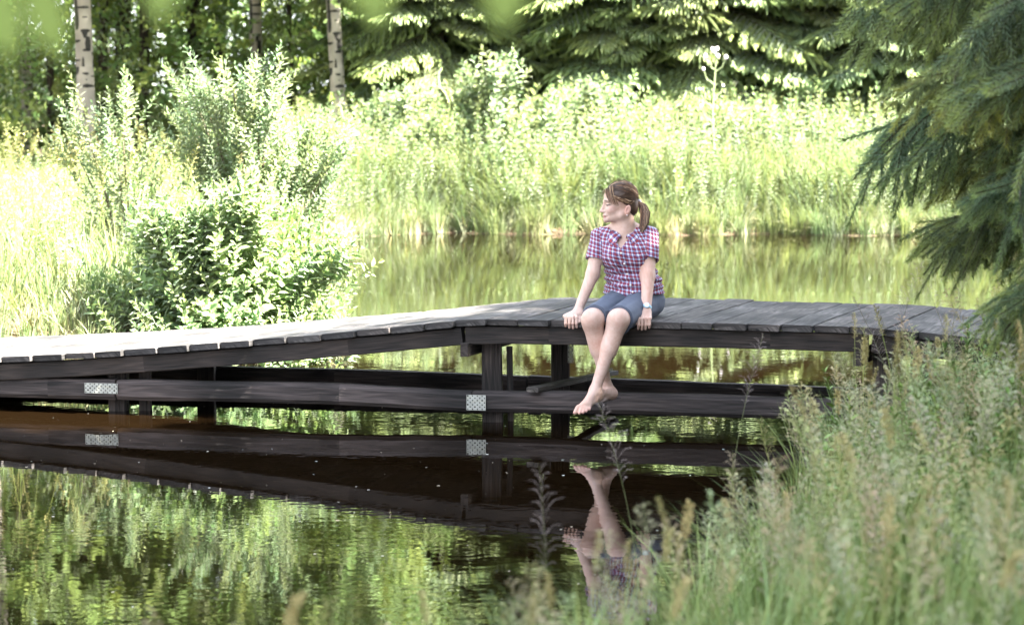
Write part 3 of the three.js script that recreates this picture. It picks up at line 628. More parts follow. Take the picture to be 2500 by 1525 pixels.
{ // hair: a cap over the skull, strands combed back to a tie, and a hanging tail
  const R = rng(19), hairMat = new THREE.MeshPhysicalMaterial({ vertexColors: true, roughness: 0.42, specularIntensity: 0.7, side: THREE.DoubleSide });
  const EC = [-0.006, 0.033, 0], ER = [0.0955, 0.0865, 0.078];
  const f = (x, y, z) => {
    const [X, Y, Z] = toHead(x, y, z);
    let d = ell(X, Y, Z, EC, ER) - 0.004 * (noise2(Y * 90 + X * 30, Z * 90, 0, 4) - 0.5);
    d = smin(d, ell(X, Y, Z, [-0.055, -0.030, 0], [0.046, 0.056, 0.058]), 0.02);
    const p1 = 0.588 * (X - 0.098) - 0.809 * (Y - 0.066), p2 = X + 0.036;
    return Math.max(d, Math.min(p1, p2), -Y - 0.085);
  };
  const g = meshField(f, [HO[0] - 0.13, HO[1] - 0.11, HO[2] - 0.11], [HO[0] + 0.14, HO[1] + 0.15, HO[2] + 0.11], 0.004), n = g.attributes.position.count, c = new Float32Array(n * 3);
  for (let k = 0; k < n; k++) { const s = 0.7 + 0.6 * noise2(g.attributes.position.getY(k) * 180, g.attributes.position.getX(k) * 30, 0, 3); c.set([0.060 * s, 0.036 * s, 0.025 * s], k * 3); }
  g.setAttribute('color', new THREE.Float32BufferAttribute(c, 3)); g.setAttribute('uv', new THREE.Float32BufferAttribute(new Float32Array(n * 2), 2));
  const b = new MB(), T = v3(-0.099, -0.006, 0.004);
  const shade = () => { const u = R(), l = 0.75 + 0.6 * R(); b.col = u < 0.5 ? [0.060 * l, 0.036 * l, 0.026 * l] : u < 0.8 ? [0.16 * l, 0.085 * l, 0.048 * l] : [0.42 * l, 0.29 * l, 0.19 * l]; };
  const onCap = (dir, r) => v3(EC[0] + dir.x * ER[0] * r, EC[1] + dir.y * ER[1] * r, EC[2] + dir.z * ER[2] * r);
  for (let k = 0; k < 330; k++) {
    shade();
    const side = R() < 0.8 ? 1 : -1, t = R();
    // start along the hairline from the brow top to above the ear, or anywhere on the crown
    const hx = mix(0.095, -0.005, t), hy = mix(0.068, -0.006, t) + 0.006 * R();
    let s = v3((hx - EC[0]) / ER[0], (hy - EC[1]) / ER[1], 0); const w = 1 - s.x * s.x - s.y * s.y; s.z = side * Math.sqrt(Math.max(0.004, w)) * (t < 0.25 ? R() : 1); s.normalize();
    if (R() < 0.25) s = v3(mix(0.9, -0.2, R()), 0.5 + R() * 0.5, side * R()).normalize();
    const e = v3((T.x - EC[0]) / ER[0], (T.y + (R() - 0.5) * 0.02 - EC[1]) / ER[1], (R() - 0.5) * 0.16).normalize(), pts = [], lift = 1.0 + 0.025 * R(), wav = (R() - 0.5) * 0.10;
    for (let q = 0; q <= 9; q++) { const u = q / 9, d = s.clone().lerp(e, u); d.y += wav * Math.sin(u * PI); d.normalize(); pts.push(fromHead(...onCap(d, mix(1.0, lift, Math.sin(u * PI))).toArray())); }
    const r0 = 0.0013 + 0.0013 * R(); b.tube(pts, (u) => r0 * (0.5 + Math.sin(Math.min(1, u * 1.1) * PI) * 0.5 + 0.15), 4, false);
  }
  for (let k = 0; k < 46; k++) {   // fringe swept down and back over the temple
    shade(); const u0 = R(), pts = [], sx = mix(0.094, 0.05, u0), z0 = mix(0.02, 0.055, u0), ex = mix(0.079, 0.02, u0) + 0.008 * R(), ey = mix(0.012, -0.012, R()) - 0.012 * u0;
    const A = v3(sx, 0.07 + 0.012 * R() + 0.018 * u0, z0), M = v3(mix(sx, ex, 0.35) + 0.010, 0.043, 0.064 + 0.004 * R()), E = v3(ex, ey, 0.0705 + 0.005 * R());
    const cv = new THREE.QuadraticBezierCurve3(A, M, E); for (let q = 0; q <= 8; q++) pts.push(fromHead(...cv.getPoint(q / 8).toArray()));
    b.tube(pts, (u) => 0.0016 * (1 - 0.8 * u), 4, false);
  }
  for (let k = 0; k < 9; k++) {    // stray hairs
    shade(); const pts = [], h = 0.008 + 0.014 * R(), z0 = (R() - 0.5) * 0.06, a0 = mix(0.02, 0.06, R()), a1 = mix(-0.03, -0.07, R());
    for (let q = 0; q <= 10; q++) { const u = q / 10, X = mix(a0, a1, u), Y = EC[1] + ER[1] * Math.sqrt(Math.max(0, 1 - ((X - EC[0]) / ER[0]) ** 2 - (z0 / ER[2]) ** 2)) + h * Math.sin(u * PI); pts.push(fromHead(X, Y, z0)); }
    b.tube(pts, 0.0007, 3, false);
  }
  for (let k = 0; k < 7; k++) { shade(); const pts = [], z0 = (R() - 0.3) * 0.03; for (let q = 0; q <= 6; q++) { const u = q / 6; pts.push(fromHead(0.090 + 0.017 * u, 0.074 - 0.002 * k - 0.032 * u * u, z0)); } b.tube(pts, (u) => 0.0013 * (1 - 0.7 * u), 3, false); }
  for (let k = 0; k < 240; k++) {   // tail
    shade(); if (R() < 0.35) b.col = b.col.map((q, i) => q * [1.9, 1.65, 1.5][i]);
    const a = R() * 2 * PI, rr = Math.sqrt(R()), end = 0.72 + 0.28 * R(), pts = [], wv = (R() - 0.5) * 0.012, ph = R() * 6;
    const key = [[-0.099, -0.004, 0.002, 0.010], [-0.126, -0.024, 0.006, 0.019], [-0.136, -0.070, 0.016, 0.028], [-0.127, -0.125, 0.026, 0.025], [-0.105, -0.172, 0.034, 0.016], [-0.092, -0.196, 0.036, 0.006]];
    for (let q = 0; q <= 14; q++) {
      const u = q / 14 * end * 5, i = Math.min(4, Math.floor(u)), w = u - i, K = key[i].map((x, m) => mix(x, key[i + 1][m], w));
      pts.push(fromHead(K[0] + Math.cos(a) * rr * K[3] + wv * Math.sin(u * 1.7 + ph), K[1] + (k % 3) * -0.001, K[2] + Math.sin(a) * rr * K[3] * 0.9));
    }
    const r0 = 0.0014 + 0.0014 * R(); b.tube(pts, (u) => r0 * (1 - 0.6 * u), 4, false);
  }
  const strands = b.geo(); g.computeVertexNormals();
  obj('hair', atPerson(mergeGeometries([g, strands])), hairMat, person);
  const tie = obj('hair_tie', new THREE.TorusGeometry(0.011, 0.006, 8, 18), new THREE.MeshStandardMaterial({ color: RGB(0.6, 0.55, 0.6), roughness: 0.9 }), person);
  tie.position.copy(fromHead(-0.103, -0.008, 0.003)).sub(v3(...PO)); tie.lookAt(tie.position.clone().add(v3(0.9, 0.35, 0)));
  const ear = obj('earring', new THREE.SphereGeometry(0.0035, 10, 8), new THREE.MeshStandardMaterial({ color: RGB(0.9, 0.9, 0.9), metalness: 0.8, roughness: 0.2 }), person);
  ear.position.copy(fromHead(-0.017, -0.073, 0.084)).sub(v3(...PO));
}
{ // wrist watch
  const w = new THREE.Group(); w.name = 'watch'; person.add(w);
  const blue = new THREE.MeshStandardMaterial({ color: RGB(0.36, 0.55, 0.66), roughness: 0.5 }), p = lerp3(B.wrL, B.elL, 0.10);
  const dir = v3(B.elL[0] - B.wrL[0], B.elL[1] - B.wrL[1], B.elL[2] - B.wrL[2]).normalize();
  w.position.set(p[0] - PO[0], p[1] - PO[1], p[2] - PO[2]); w.quaternion.setFromUnitVectors(v3(0, 0, 1), dir);
  const prof = [[0.0265, -0.008], [0.0300, -0.008], [0.0305, 0.008], [0.0270, 0.008], [0.0265, -0.008]].map((q) => new THREE.Vector2(...q));
  const strap = obj('strap', new THREE.LatheGeometry(prof, 32), blue, w); strap.rotation.x = PI / 2;
  const front = v3(0, 0.25, 1).normalize().applyQuaternion(w.quaternion.clone().invert()); front.z = 0; front.normalize();
  const dial = obj('watch_case', new THREE.CylinderGeometry(0.0155, 0.0165, 0.009, 24), blue, w); dial.position.copy(front).multiplyScalar(0.032); dial.quaternion.setFromUnitVectors(UPV, front);
  const face = obj('watch_face', new THREE.CylinderGeometry(0.012, 0.012, 0.002, 24), new THREE.MeshStandardMaterial({ color: RGB(0.75, 0.78, 0.8), roughness: 0.2 }), w); face.position.copy(front).multiplyScalar(0.0372); face.quaternion.copy(dial.quaternion);
}
// ------------------------------------------------------------------ plant prototypes
function shootGeo(seed, len, n, L, W, { opposite = false, droop = 0.2, angle = 0.85, rows = 2, bend = 0.15, stem = 0.004, up = 0.0, from = 0.12 } = {}) {
  const R = rng(seed), b = new MB(), pts = [], ba = R() * 6;
  const P = (t) => v3(Math.cos(ba) * bend * len * t * t, len * t, Math.sin(ba) * bend * len * t * t);
  for (let k = 0; k <= 5; k++) pts.push(P(k / 5));
  b.col = [0.75, 0.7, 0.55]; b.tube(pts, (t) => stem * (1 - 0.75 * t), 3, false); b.col = [1, 1, 1];
  for (let k = 0; k < n; k++) {
    const t = mix(from, 1, (k + 0.3 * R()) / n), base = P(t), s = mix(1, 0.55, sstep(0.6, 1, t)) * (0.8 + 0.4 * R());
    for (const o of opposite ? [0, PI] : [0]) {
      const a = (opposite ? k * PI / 2 : k * 2.399) + o + (R() - 0.5) * 0.5, el = mix(angle, 0.35, sstep(0.65, 1, t)) + (R() - 0.5) * 0.4 - up;
      const d = v3(Math.cos(a) * Math.sin(el), Math.cos(el), Math.sin(a) * Math.sin(el)).normalize();
      const nn = v3(-Math.cos(a) * Math.cos(el) + (R() - 0.5) * 0.5, Math.sin(el), -Math.sin(a) * Math.cos(el) + (R() - 0.5) * 0.5).normalize();
      nn.addScaledVector(d, -nn.dot(d)).normalize();
      const l = 0.85 + 0.3 * R(); b.col = [l, l, l];
      b.leaf(base, d, nn, L * s, W * s, 0.22, droop, rows);
    }
  }
  return b.geo();
}
function tuftGeo(seed, n, h, w, spread, bend) {
  const R = rng(seed), b = new MB();
  for (let k = 0; k < n; k++) { const a = R() * 2 * PI, r = spread * Math.sqrt(R()), d = v3(Math.cos(a + (R() - 0.5)), 0, Math.sin(a + (R() - 0.5))), l = 0.8 + 0.4 * R(); b.col = [l, l, l * 0.95]; b.blade(v3(Math.cos(a) * r, 0, Math.sin(a) * r), d, h * (0.55 + 0.5 * R()), w * (0.7 + 0.6 * R()), bend * (0.3 + R()), 4); }
  return b.geo();
}
// flowering grass: a thin culm with a loose (or narrow) head of small spikelets
function plumeGeo(seed, h, head, width, nb, per, spike = 0.006, lean = 0.15, col = [1, 1, 1], stemCol = [0.55, 0.75, 0.35]) {
  const R = rng(seed), b = new MB(), pts = [], a0 = R() * 6, P = (t) => v3(Math.cos(a0) * lean * h * t * t, h * t, Math.sin(a0) * lean * h * t * t);
  for (let k = 0; k <= 8; k++) pts.push(P(k / 8)); b.col = stemCol; b.tube(pts, (t) => 0.0022 * (1 - 0.7 * t), 3, false);
  for (let k = 0; k < nb; k++) {
    const t = mix(1 - head / h, 0.985, (k + R()) / nb), q = (t - (1 - head / h)) / (head / h), L = width * (0.35 + 0.65 * Math.sin(PI * Math.pow(q, 0.7) * 0.9 + 0.15)) * (0.6 + 0.6 * R()), a = k * 2.399 + R();
    const d = v3(Math.cos(a), 0.9 + 0.5 * R(), Math.sin(a)).normalize(), base = P(t), tip = base.clone().addScaledVector(d, L), mid = base.clone().lerp(tip, 0.5).add(v3(0, 0.006, 0)); tip.y -= L * 0.25;
    b.col = col; b.tube([base, mid, tip], 0.0006, 3, false);
    for (let m = 0; m < per; m++) {
      const u = 0.25 + 0.75 * (m + R()) / per, p = base.clone().lerp(mid, Math.min(1, u * 2)).lerp(tip, Math.max(0, u * 2 - 1)), l = 0.7 + 0.6 * R(); b.col = col.map((x) => x * l);
      const dd = v3(d.x + (R() - 0.5) * 1.2, d.y * 0.6 + (R() - 0.5) * 0.8, d.z + (R() - 0.5) * 1.2).normalize(), nn = v3(-dd.y, dd.x, 0.2).normalize();
      b.leaf(p, dd, nn, spike * (1.1 + R()), spike * 0.5, 0.3, 0.1, 1);
    }
  }
  return b.geo();
}
function spruceBranch(seed, { needles = 0, sub = 0.062, wid = 0.021, len = 1, hang = 0.55, l2s = 1 } = {}) {
  // unit branch along +x, drooping; brushes of needles on every twig
  const R = rng(seed), b = new MB(), axis = (t) => v3(t, -0.16 * t * t + 0.05 * Math.pow(t, 6), 0.02 * Math.sin(t * 7 + seed));
  const pts = []; for (let k = 0; k <= 8; k++) pts.push(axis(k / 8)); b.col = [0.5, 0.34, 0.24]; b.tube(pts, (t) => 0.011 * (1 - 0.85 * t), 4, false);
  const brush = (p, q, tip) => {
    const d = v3().subVectors(q, p), L = d.length(); d.normalize();
    const n1 = v3(-d.y, d.x, 0.15).normalize(); n1.addScaledVector(d, -n1.dot(d)).normalize(); const n2 = v3().crossVectors(d, n1);
    const c = (l, f) => [l * mix(0.85, 1.5, f), l * mix(0.9, 1.35, f), l * mix(0.95, 0.8, f)];
    if (!needles) {
      b.col = c(0.8 + 0.4 * R(), tip * (0.4 + 0.6 * R()));
      b.leaf(p, d, n1, L, wid * (0.85 + 0.3 * R()), 0.5, 0.02, 2); b.leaf(p, d, n2, L, wid * 0.9, 0.5, 0.0, 2);
    } else {
      b.col = [0.42, 0.3, 0.2]; b.tube([p, q], 0.0022, 3, false);
      const n = Math.round(needles * L / 0.2);
      for (let k = 0; k < n; k++) {
        const t = (k + R()) / n, a = k * 2.399, base = p.clone().addScaledVector(d, L * t), s = v3().addScaledVector(n1, Math.cos(a)).addScaledVector(n2, Math.sin(a));
        const dir = s.clone().multiplyScalar(0.78).addScaledVector(d, 0.75).normalize(), w = v3().crossVectors(dir, s).normalize().multiplyScalar(0.0017), l = 0.021 * (0.75 + 0.4 * R()) * (t > 0.9 ? 0.85 : 1);
        b.col = c(0.75 + 0.5 * R(), tip * sstep(0.3, 0.9, t));
        const e = base.clone().addScaledVector(dir, l), A = b.v(base.x - w.x, base.y - w.y, base.z - w.z), B2 = b.v(base.x + w.x, base.y + w.y, base.z + w.z), C = b.v(e.x + w.x * 0.6, e.y + w.y * 0.6, e.z + w.z * 0.6), D = b.v(e.x - w.x * 0.6, e.y - w.y * 0.6, e.z - w.z * 0.6);
        b.q(A, B2, C, D);
      }
    }
  };
  let tt = 0.10;
  while (tt < 0.97) {
    for (const s of [-1, 1]) {
      const t = tt + 0.02 * R(), p = axis(t), L = (0.40 * Math.pow(1 - t, 0.75) + 0.10) * (0.75 + 0.4 * R()), fw = 0.75 + 0.25 * R();
      const end = v3(p.x + L * fw * 0.75, p.y - L * (0.16 + hang * 0.35 * R()), p.z + s * L * 0.78), mid = p.clone().lerp(end, 0.5).add(v3(0, 0.03 * L, 0));
      b.col = [0.45, 0.3, 0.2]; b.tube([p, mid, end], (u) => 0.004 * (1 - 0.7 * u), 3, false);
      const n = Math.max(1, Math.round(L / sub)), X = (u) => u < 0.5 ? p.clone().lerp(mid, u * 2) : mid.clone().lerp(end, u * 2 - 1);
      for (let k = 0; k < n; k++) {
        const u = (k + 0.6) / n, a = X(Math.max(0, u - 0.02)), l2 = l2s * (0.055 + 0.075 * (1 - u)) * (0.8 + 0.5 * R());
        for (const r of [-1, 1]) brush(a, a.clone().add(v3(l2 * (0.75 + 0.2 * r * s), -l2 * hang * (0.5 + R()), s * l2 * (0.45 - 0.55 * r * s) + l2 * 0.35 * r).multiplyScalar(1)), 1);
        if (R() < 0.6) brush(a, a.clone().add(v3(l2 * 0.25, -l2 * (0.7 + 0.5 * R()), (R() - 0.5) * l2 * 0.4)), 0.6);
      }
      for (let k = 0; k < n; k++) brush(X(k / n), X((k + 1) / n), 0.2 + 0.8 * (k === n - 1));
      brush(end, end.clone().add(v3(L * 0.12 + 0.03, -0.03, s * 0.03)), 1);
    }
    brush(axis(tt), axis(Math.min(1, tt + 0.075)), tt > 0.9 ? 1 : 0);
    tt += 0.055;
  }
  brush(axis(0.97), axis(1.08), 1);
  const g = b.geo(); if (len !== 1) g.scale(len, len, len); return g;
}
const willowA = leafMat(0.165, 0.245, 0.076, 0.5, 1), willowB = leafMat(0.175, 0.238, 0.098, 0.45, 1), herbMat = leafMat(0.165, 0.228, 0.082, 0.45, 1), grassMat = leafMat(0.165, 0.210, 0.076, 0.45, 1),
  hayMat = leafMat(0.25, 0.245, 0.14, 0, 0.85), broadMat = leafMat(0.175, 0.255, 0.060, 0.45, 1), spruceMat = leafMat(0.150, 0.212, 0.098, 0.32, 1),
  foreGrass = leafMat(0.165, 0.225, 0.068, 0, 0.6), plumeMat = leafMat(0.40, 0.365, 0.235, 0, 0.85), nettleMat = leafMat(0.125, 0.205, 0.045, 0, 0.6);
for (const m of [willowA, willowB, herbMat, grassMat, hayMat, broadMat, spruceMat, foreGrass, plumeMat, nettleMat]) m.vertexColors = true;
const tint = (R, a = 0.25, y = 0.15) => { const l = 1 + a * (R() - 0.5) * 2, s = y * (R() - 0.5) * 2; return RGB(l * (1 + s), l, l * (1 - s)); };

// ------------------------------------------------------------------ shrubs
const willowShoots = [1, 2, 3].map((s) => shootGeo(s, 0.42, 22, 0.066, 0.021, { angle: 0.95, droop: 0.12, stem: 0.0035 }));
const bushShoots = [1, 2, 3].map((s) => shootGeo(30 + s, 0.40, 16, 0.088, 0.036, { angle: 1.0, droop: 0.16, stem: 0.0035 }));
const wideShoots = [4, 5, 6].map((s) => shootGeo(s, 0.40, 13, 0.095, 0.048, { angle: 1.05, droop: 0.15, stem: 0.004 }));
const stemMat = new THREE.MeshStandardMaterial({ color: RGB(0.10, 0.078, 0.05), roughness: 0.9 });
function shrub(name, label, x, z, { h, rx, rz, n, shoots, mat, seed, lean = [0, 0], stems = 9, group, low = 0.1, sc = 1, skirt = 0.0 }) {
  const y0 = groundY(x, z), g = thing(name, label, 'shrub', [x, y0, z], group), R = rng(seed), lists = shoots.map(() => []);
  for (let s = 0; s < stems; s++) {
    const a = s / stems * 2 * PI + R(), r = Math.sqrt((s + 0.5) / stems), top = v3(Math.cos(a) * rx * r * 0.85 + lean[0] * h, h * (1 - 0.45 * r * r) * (0.8 + 0.2 * R()), Math.sin(a) * rz * r * 0.85 + lean[1] * h);
    const c = new THREE.QuadraticBezierCurve3(v3(Math.cos(a) * 0.06, -0.05, Math.sin(a) * 0.06), v3(top.x * 0.35, top.y * 0.5, top.z * 0.35), top), b = new MB();
    b.tube(c.getPoints(9), (t) => mix(0.016, 0.004, t), 5, false); obj('stem', b.geo(), stemMat, g);
    const per = Math.round(n / stems);
    for (let k = 0; k < per; k++) {
      const t = mix(low, 1, Math.pow(R(), 0.75)), p = c.getPoint(t), o = (0.10 + 0.26 * (1 - t)) * Math.min(rx, rz), aa = R() * 2 * PI;
      p.x += Math.cos(aa) * o * Math.sqrt(R()) * 1.6; p.z += Math.sin(aa) * o * Math.sqrt(R()) * 1.6; p.y += (R() - 0.6) * 0.2;
      const out = v3(p.x - lean[0] * p.y, 0, p.z - lean[1] * p.y), ol = out.length() || 1, d = v3(out.x / ol * (0.25 + 0.75 * ol / rx) + (R() - 0.5) * 0.7 + lean[0], 0.95 + 0.5 * t - 0.5 * (1 - t), out.z / ol * (0.25 + 0.75 * ol / rz) + (R() - 0.5) * 0.7 + lean[1]).normalize();
      lists[k % shoots.length].push({ p, q: qDir(d, R() * 6.28), s: sc * (0.65 + 0.55 * R()), c: tint(R) });
    }
  }
  for (let k = 0; k < skirt; k++) { const a = R() * 2 * PI, r = Math.sqrt(R()), p = v3(Math.cos(a) * r * rx, 0.0 + 0.15 * R(), Math.sin(a) * r * rz); p.y += groundY(x + p.x, z + p.z) - y0; lists[k % shoots.length].push({ p, q: qDir(v3(Math.cos(a) * 0.5, 0.8, Math.sin(a) * 0.5).normalize(), R() * 6), s: sc * (0.6 + 0.5 * R()), c: tint(R) }); }
  lists.forEach((l, i) => scatter('foliage', shoots[i], mat, l, g));
  return g;
}
shrub('willow_shrub', 'broad leafy willow shrub hanging over the water behind the footbridge ramp', -2.05, -17.2, { h: 0.98, rx: 0.86, rz: 0.72, n: 1050, shoots: bushShoots, mat: willowA, seed: 11, lean: [0.05, 0.02], stems: 13, low: 0.08, sc: 0.95, skirt: 260 });
shrub('willow_shrub', 'tallest willow shrub with upright shoots behind the broad one', -2.1, -20.0, { h: 2.05, rx: 0.82, rz: 0.75, n: 820, shoots: willowShoots, mat: willowB, seed: 12, lean: [-0.02, 0], stems: 13, low: 0.12, sc: 1.0, skirt: 60 });
shrub('willow_shrub', 'slender open willow shrub with bare-tipped shoots beside the white birch', -3.25, -20.6, { h: 1.72, rx: 0.5, rz: 0.5, n: 150, shoots: willowShoots, mat: willowB, seed: 13, lean: [-0.08, 0], stems: 6, low: 0.3, sc: 1.0 });
shrub('bank_shrub', 'pointed pale green shrub on the far bank before the spruces', -0.15, -34.2, { h: 2.15, rx: 0.75, rz: 0.6, n: 330, shoots: wideShoots, mat: willowB, seed: 14, stems: 9, low: 0.15, sc: 1.15 });
shrub('bank_shrub', 'low rounded shrub on the far bank beside the pink birch', -1.45, -34.6, { h: 1.75, rx: 0.7, rz: 0.6, n: 240, shoots: wideShoots, mat: willowB, seed: 15, stems: 8, low: 0.15, sc: 1.1 });
shrub('bank_shrub', 'spreading shrub on the far bank right of the pointed one', 1.35, -35.2, { h: 1.72, rx: 0.8, rz: 0.6, n: 240, shoots: wideShoots, mat: herbMat, seed: 16, stems: 8, low: 0.15, sc: 1.1 });

// ------------------------------------------------------------------ trees
const farBranches = [21, 22, 23].map((s) => spruceBranch(s));
function spruce(x, z, h, low, rad, label, group, seed, name = 'spruce_tree', dens = 1) {
  const y0 = groundY(x, z), g = thing(name, label, 'tree', [x, y0, z], group), R = rng(seed), b = new MB(), lists = farBranches.map(() => []);
  const pts = []; for (let k = 0; k <= 8; k++) pts.push(v3(0.03 * Math.sin(k * 2 + seed), h * k / 8 - 0.1, 0.03 * Math.cos(k * 3 + seed)));
  b.tube(pts, (t) => mix(0.011 * h + 0.03, 0.01, t), 8, false); obj('trunk', b.geo(), darkBark, g);
  const n = Math.round((h - low) / 0.36) * 6 * dens;
  for (let k = 0; k < n; k++) {
    const t = Math.pow(k / n, 1.08), y = mix(low, h - 0.15, t), a = k * 2.399 + R() * 0.5, L = rad * (0.12 + 0.88 * Math.pow(1 - t, 0.75)) * (0.75 + 0.4 * R());
    lists[k % 3].push({ p: v3(0, y + (R() - 0.5) * 0.2, 0), q: new THREE.Quaternion().setFromEuler(new THREE.Euler((R() - 0.5) * 0.3, a, mix(-0.30, 0.45, t) + (R() - 0.5) * 0.25, 'YZX')), s: L, c: tint(R, 0.22, 0.1) });
  }
  lists.forEach((l, i) => scatter('foliage', farBranches[i], spruceMat, l, g));
  // dead lower twigs
  const d = new MB(); for (let k = 0; k < 14; k++) { const y = mix(0.4, low + 0.3, R()), a = R() * 6.28, L = 0.4 + 0.7 * R(); d.tube([v3(0, y, 0), v3(Math.cos(a) * L * 0.5, y - 0.03, Math.sin(a) * L * 0.5), v3(Math.cos(a) * L, y - 0.12 - 0.1 * R(), Math.sin(a) * L)], (t) => 0.009 * (1 - 0.8 * t), 3, false); }
  const dm = obj('dead_twigs', d.geo(), twigMat, g); dm.userData.kind = 'stuff';
  return g;
}
const SP = 'spruce with drooping sunlit lower boughs along the far bank', SPG = 'spruces along the far bank';
[[-1.2, -38.6, 13, 1.55, 2.1], [0.35, -39.8, 14, 1.7, 2.2], [1.7, -38.2, 13, 1.75, 2.1], [3.2, -38.0, 12, 1.15, 2.2], [4.5, -38.8, 14, 1.3, 2.2], [5.8, -37.4, 12, 1.2, 2.1], [7.4, -38.3, 14, 1.3, 2.3], [9.2, -37, 13, 1.2, 2.3], [11.5, -38.5, 13, 1.2, 2.3]].forEach((a, i) => spruce(...a, SP, SPG, 100 + i));
const SP2 = 'dark spruce standing deep in the shade behind the front row', SP2G = 'spruces deep in the wood';
[[-2.2, -44, 15, 3.4, 2.0], [-0.4, -45, 15, 3.2, 2.1], [1.2, -44, 16, 3.0, 2.1], [2.6, -45.5, 15, 3.0, 2.1], [4.1, -44, 16, 2.8, 2.1], [5.6, -45.5, 15, 3, 2.1], [7.1, -44, 16, 2.8, 2.2], [8.9, -45, 15, 2.6, 2.2], [10.8, -43, 15, 2.4, 2.3],
  [-1.2, -51, 16, 2.6, 2.4], [0.8, -52, 16, 2.4, 2.4], [2.8, -51, 16, 2.2, 2.4], [4.9, -52, 16, 2, 2.5], [7.1, -51, 16, 2, 2.5], [9.4, -52, 16, 1.8, 2.6], [12, -50, 16, 1.6, 2.6]].forEach((a, i) => spruce(...a, SP2, SP2G, 150 + i, 'spruce_tree'));

const birchShoots = [7, 8, 9].map((s) => shootGeo(s, 0.55, 16, 0.075, 0.05, { angle: 1.2, droop: 0.2, rows: 1, bend: 0.3 }));
function broadleaf(name, label, x, z, { h, r, lean = [0, 0], crown = [4, 12], cr = 2.2, n = 420, bark = birchBark, seed = 1, group, mat = broadMat, lowTwigs = 0 }) {
  const y0 = groundY(x, z), g = thing(name, label, 'tree', [x, y0, z], group), R = rng(seed), pts = [], T = (t) => v3(lean[0] * h * t + 0.12 * Math.sin(t * 5 + seed), h * t - 0.15, lean[1] * h * t + 0.1 * Math.cos(t * 4 + seed) - 0.1 * Math.cos(seed));
  for (let k = 0; k <= 12; k++) pts.push(T(k / 12)); const b = new MB(); b.tube(pts, (t) => r * (1 - 0.75 * t) + 0.02 * Math.exp(-t * 30), 10, false, 0.5); obj('trunk', b.geo(), bark, g);
  const lists = birchShoots.map(() => []), nl = 12;
  for (let s = 0; s < nl; s++) {
    const t0 = mix(crown[0], crown[1], (s + R()) / nl) / h, p = T(Math.min(0.97, t0)), a = s * 2.399 + R(), L = cr * (0.6 + 0.5 * R()) * (1 - 0.4 * (s / nl));
    const e = v3(p.x + Math.cos(a) * L, p.y + L * 0.35, p.z + Math.sin(a) * L), c = new THREE.QuadraticBezierCurve3(p, p.clone().lerp(e, 0.5).add(v3(0, 0.35, 0)), e), lb = new MB();
    lb.tube(c.getPoints(6), (t) => r * 0.28 * (1 - 0.85 * t) + 0.003, 5, false); obj('limb', lb.geo(), bark === birchBark ? twigMat : bark, g);
    for (let k = 0; k < n / nl; k++) {
      const t = Math.sqrt(R()), q = c.getPoint(t), o = 0.25 + 0.55 * t, d = v3(R() - 0.5, R() * 0.9 - 0.55, R() - 0.5).normalize(); q.add(v3((R() - 0.5) * 2 * o, (R() - 0.55) * 1.6 * o, (R() - 0.5) * 2 * o));
      lists[k % 3].push({ p: q, q: qDir(d, R() * 6), s: 0.8 + 0.6 * R(), c: tint(R, 0.25, 0.12) });
    }
  }
  for (let k = 0; k < lowTwigs; k++) { const a = R() * 6.28, t = mix(0.7, 4.2, R()) / h, p = T(t), L = 0.25 + 1.0 * R(); lists[k % 3].push({ p: p.add(v3(Math.cos(a) * L, (R() - 0.5) * 0.3, Math.sin(a) * L)), q: qDir(v3(Math.cos(a), 0.1 - 0.4 * R(), Math.sin(a)).normalize(), R() * 6), s: 0.7 + 0.5 * R(), c: tint(R, 0.25, 0.12) }); }
  lists.forEach((l, i) => scatter('foliage', birchShoots[i], mat, l, g));
  return g;
}
const pxx = (px, z) => (px - 1250) / FPX * -z * 1.004;
broadleaf('birch_tree', 'thick white birch trunk leaning by the slender willow shrub', pxx(222, -36), -36, { h: 15, r: 0.145, lean: [-0.055, 0], crown: [3.3, 14], seed: 201, n: 640 });
broadleaf('birch_tree', 'mottled white birch standing just behind the thick leaning birch', pxx(240, -43), -43, { h: 15, r: 0.14, lean: [0.005, 0], crown: [3.3, 14], seed: 202, n: 640 });
broadleaf('birch_tree', 'speckled birch half hidden in leaves at the wood edge', pxx(66, -42), -42, { h: 14, r: 0.12, lean: [-0.02, 0], crown: [3.3, 13], seed: 203, n: 640 });
broadleaf('birch_tree', 'pinkish birch trunk with leafy low sprays next to the spruces', pxx(838, -37.5), -37.5, { h: 14, r: 0.125, lean: [-0.012, 0], crown: [3.3, 13], seed: 204, n: 640, lowTwigs: 60 });
broadleaf('birch_tree', 'grey birch behind the top of the tallest willow shrub', pxx(650, -40), -40, { h: 15, r: 0.12, lean: [-0.004, 0], crown: [3.3, 14], seed: 205, n: 640 });
broadleaf('birch_tree', 'pale birch at the very edge of the sunny left bank', pxx(-18, -34), -34, { h: 14, r: 0.11, lean: [0.0, 0], crown: [3.3, 13], seed: 206, n: 640 });
const DK = 'dark slim trunk in the shade of the broadleaf wood', DKG = 'dark trunks of the broadleaf wood';
[[145, -41, 0.075, 0.015], [272, -41, 0.085, 0.0], [312, -42, 0.16, -0.03], [338, -41, 0.10, 0.012], [470, -42, 0.15, 0], [715, -41, 0.05, 0.01], [560, -46, 0.12, 0], [30, -46, 0.1, 0]].forEach(([px, z, r, l], i) => broadleaf('alder_tree', DK, pxx(px, z), z, { h: 13, r, lean: [l, 0], crown: [3.1, 12], cr: 1.9, bark: darkBark, seed: 230 + i, n: 420, group: DKG }));
const LB = 'birch on the left bank beyond the sunny grass', LBG = 'birches on the left bank';
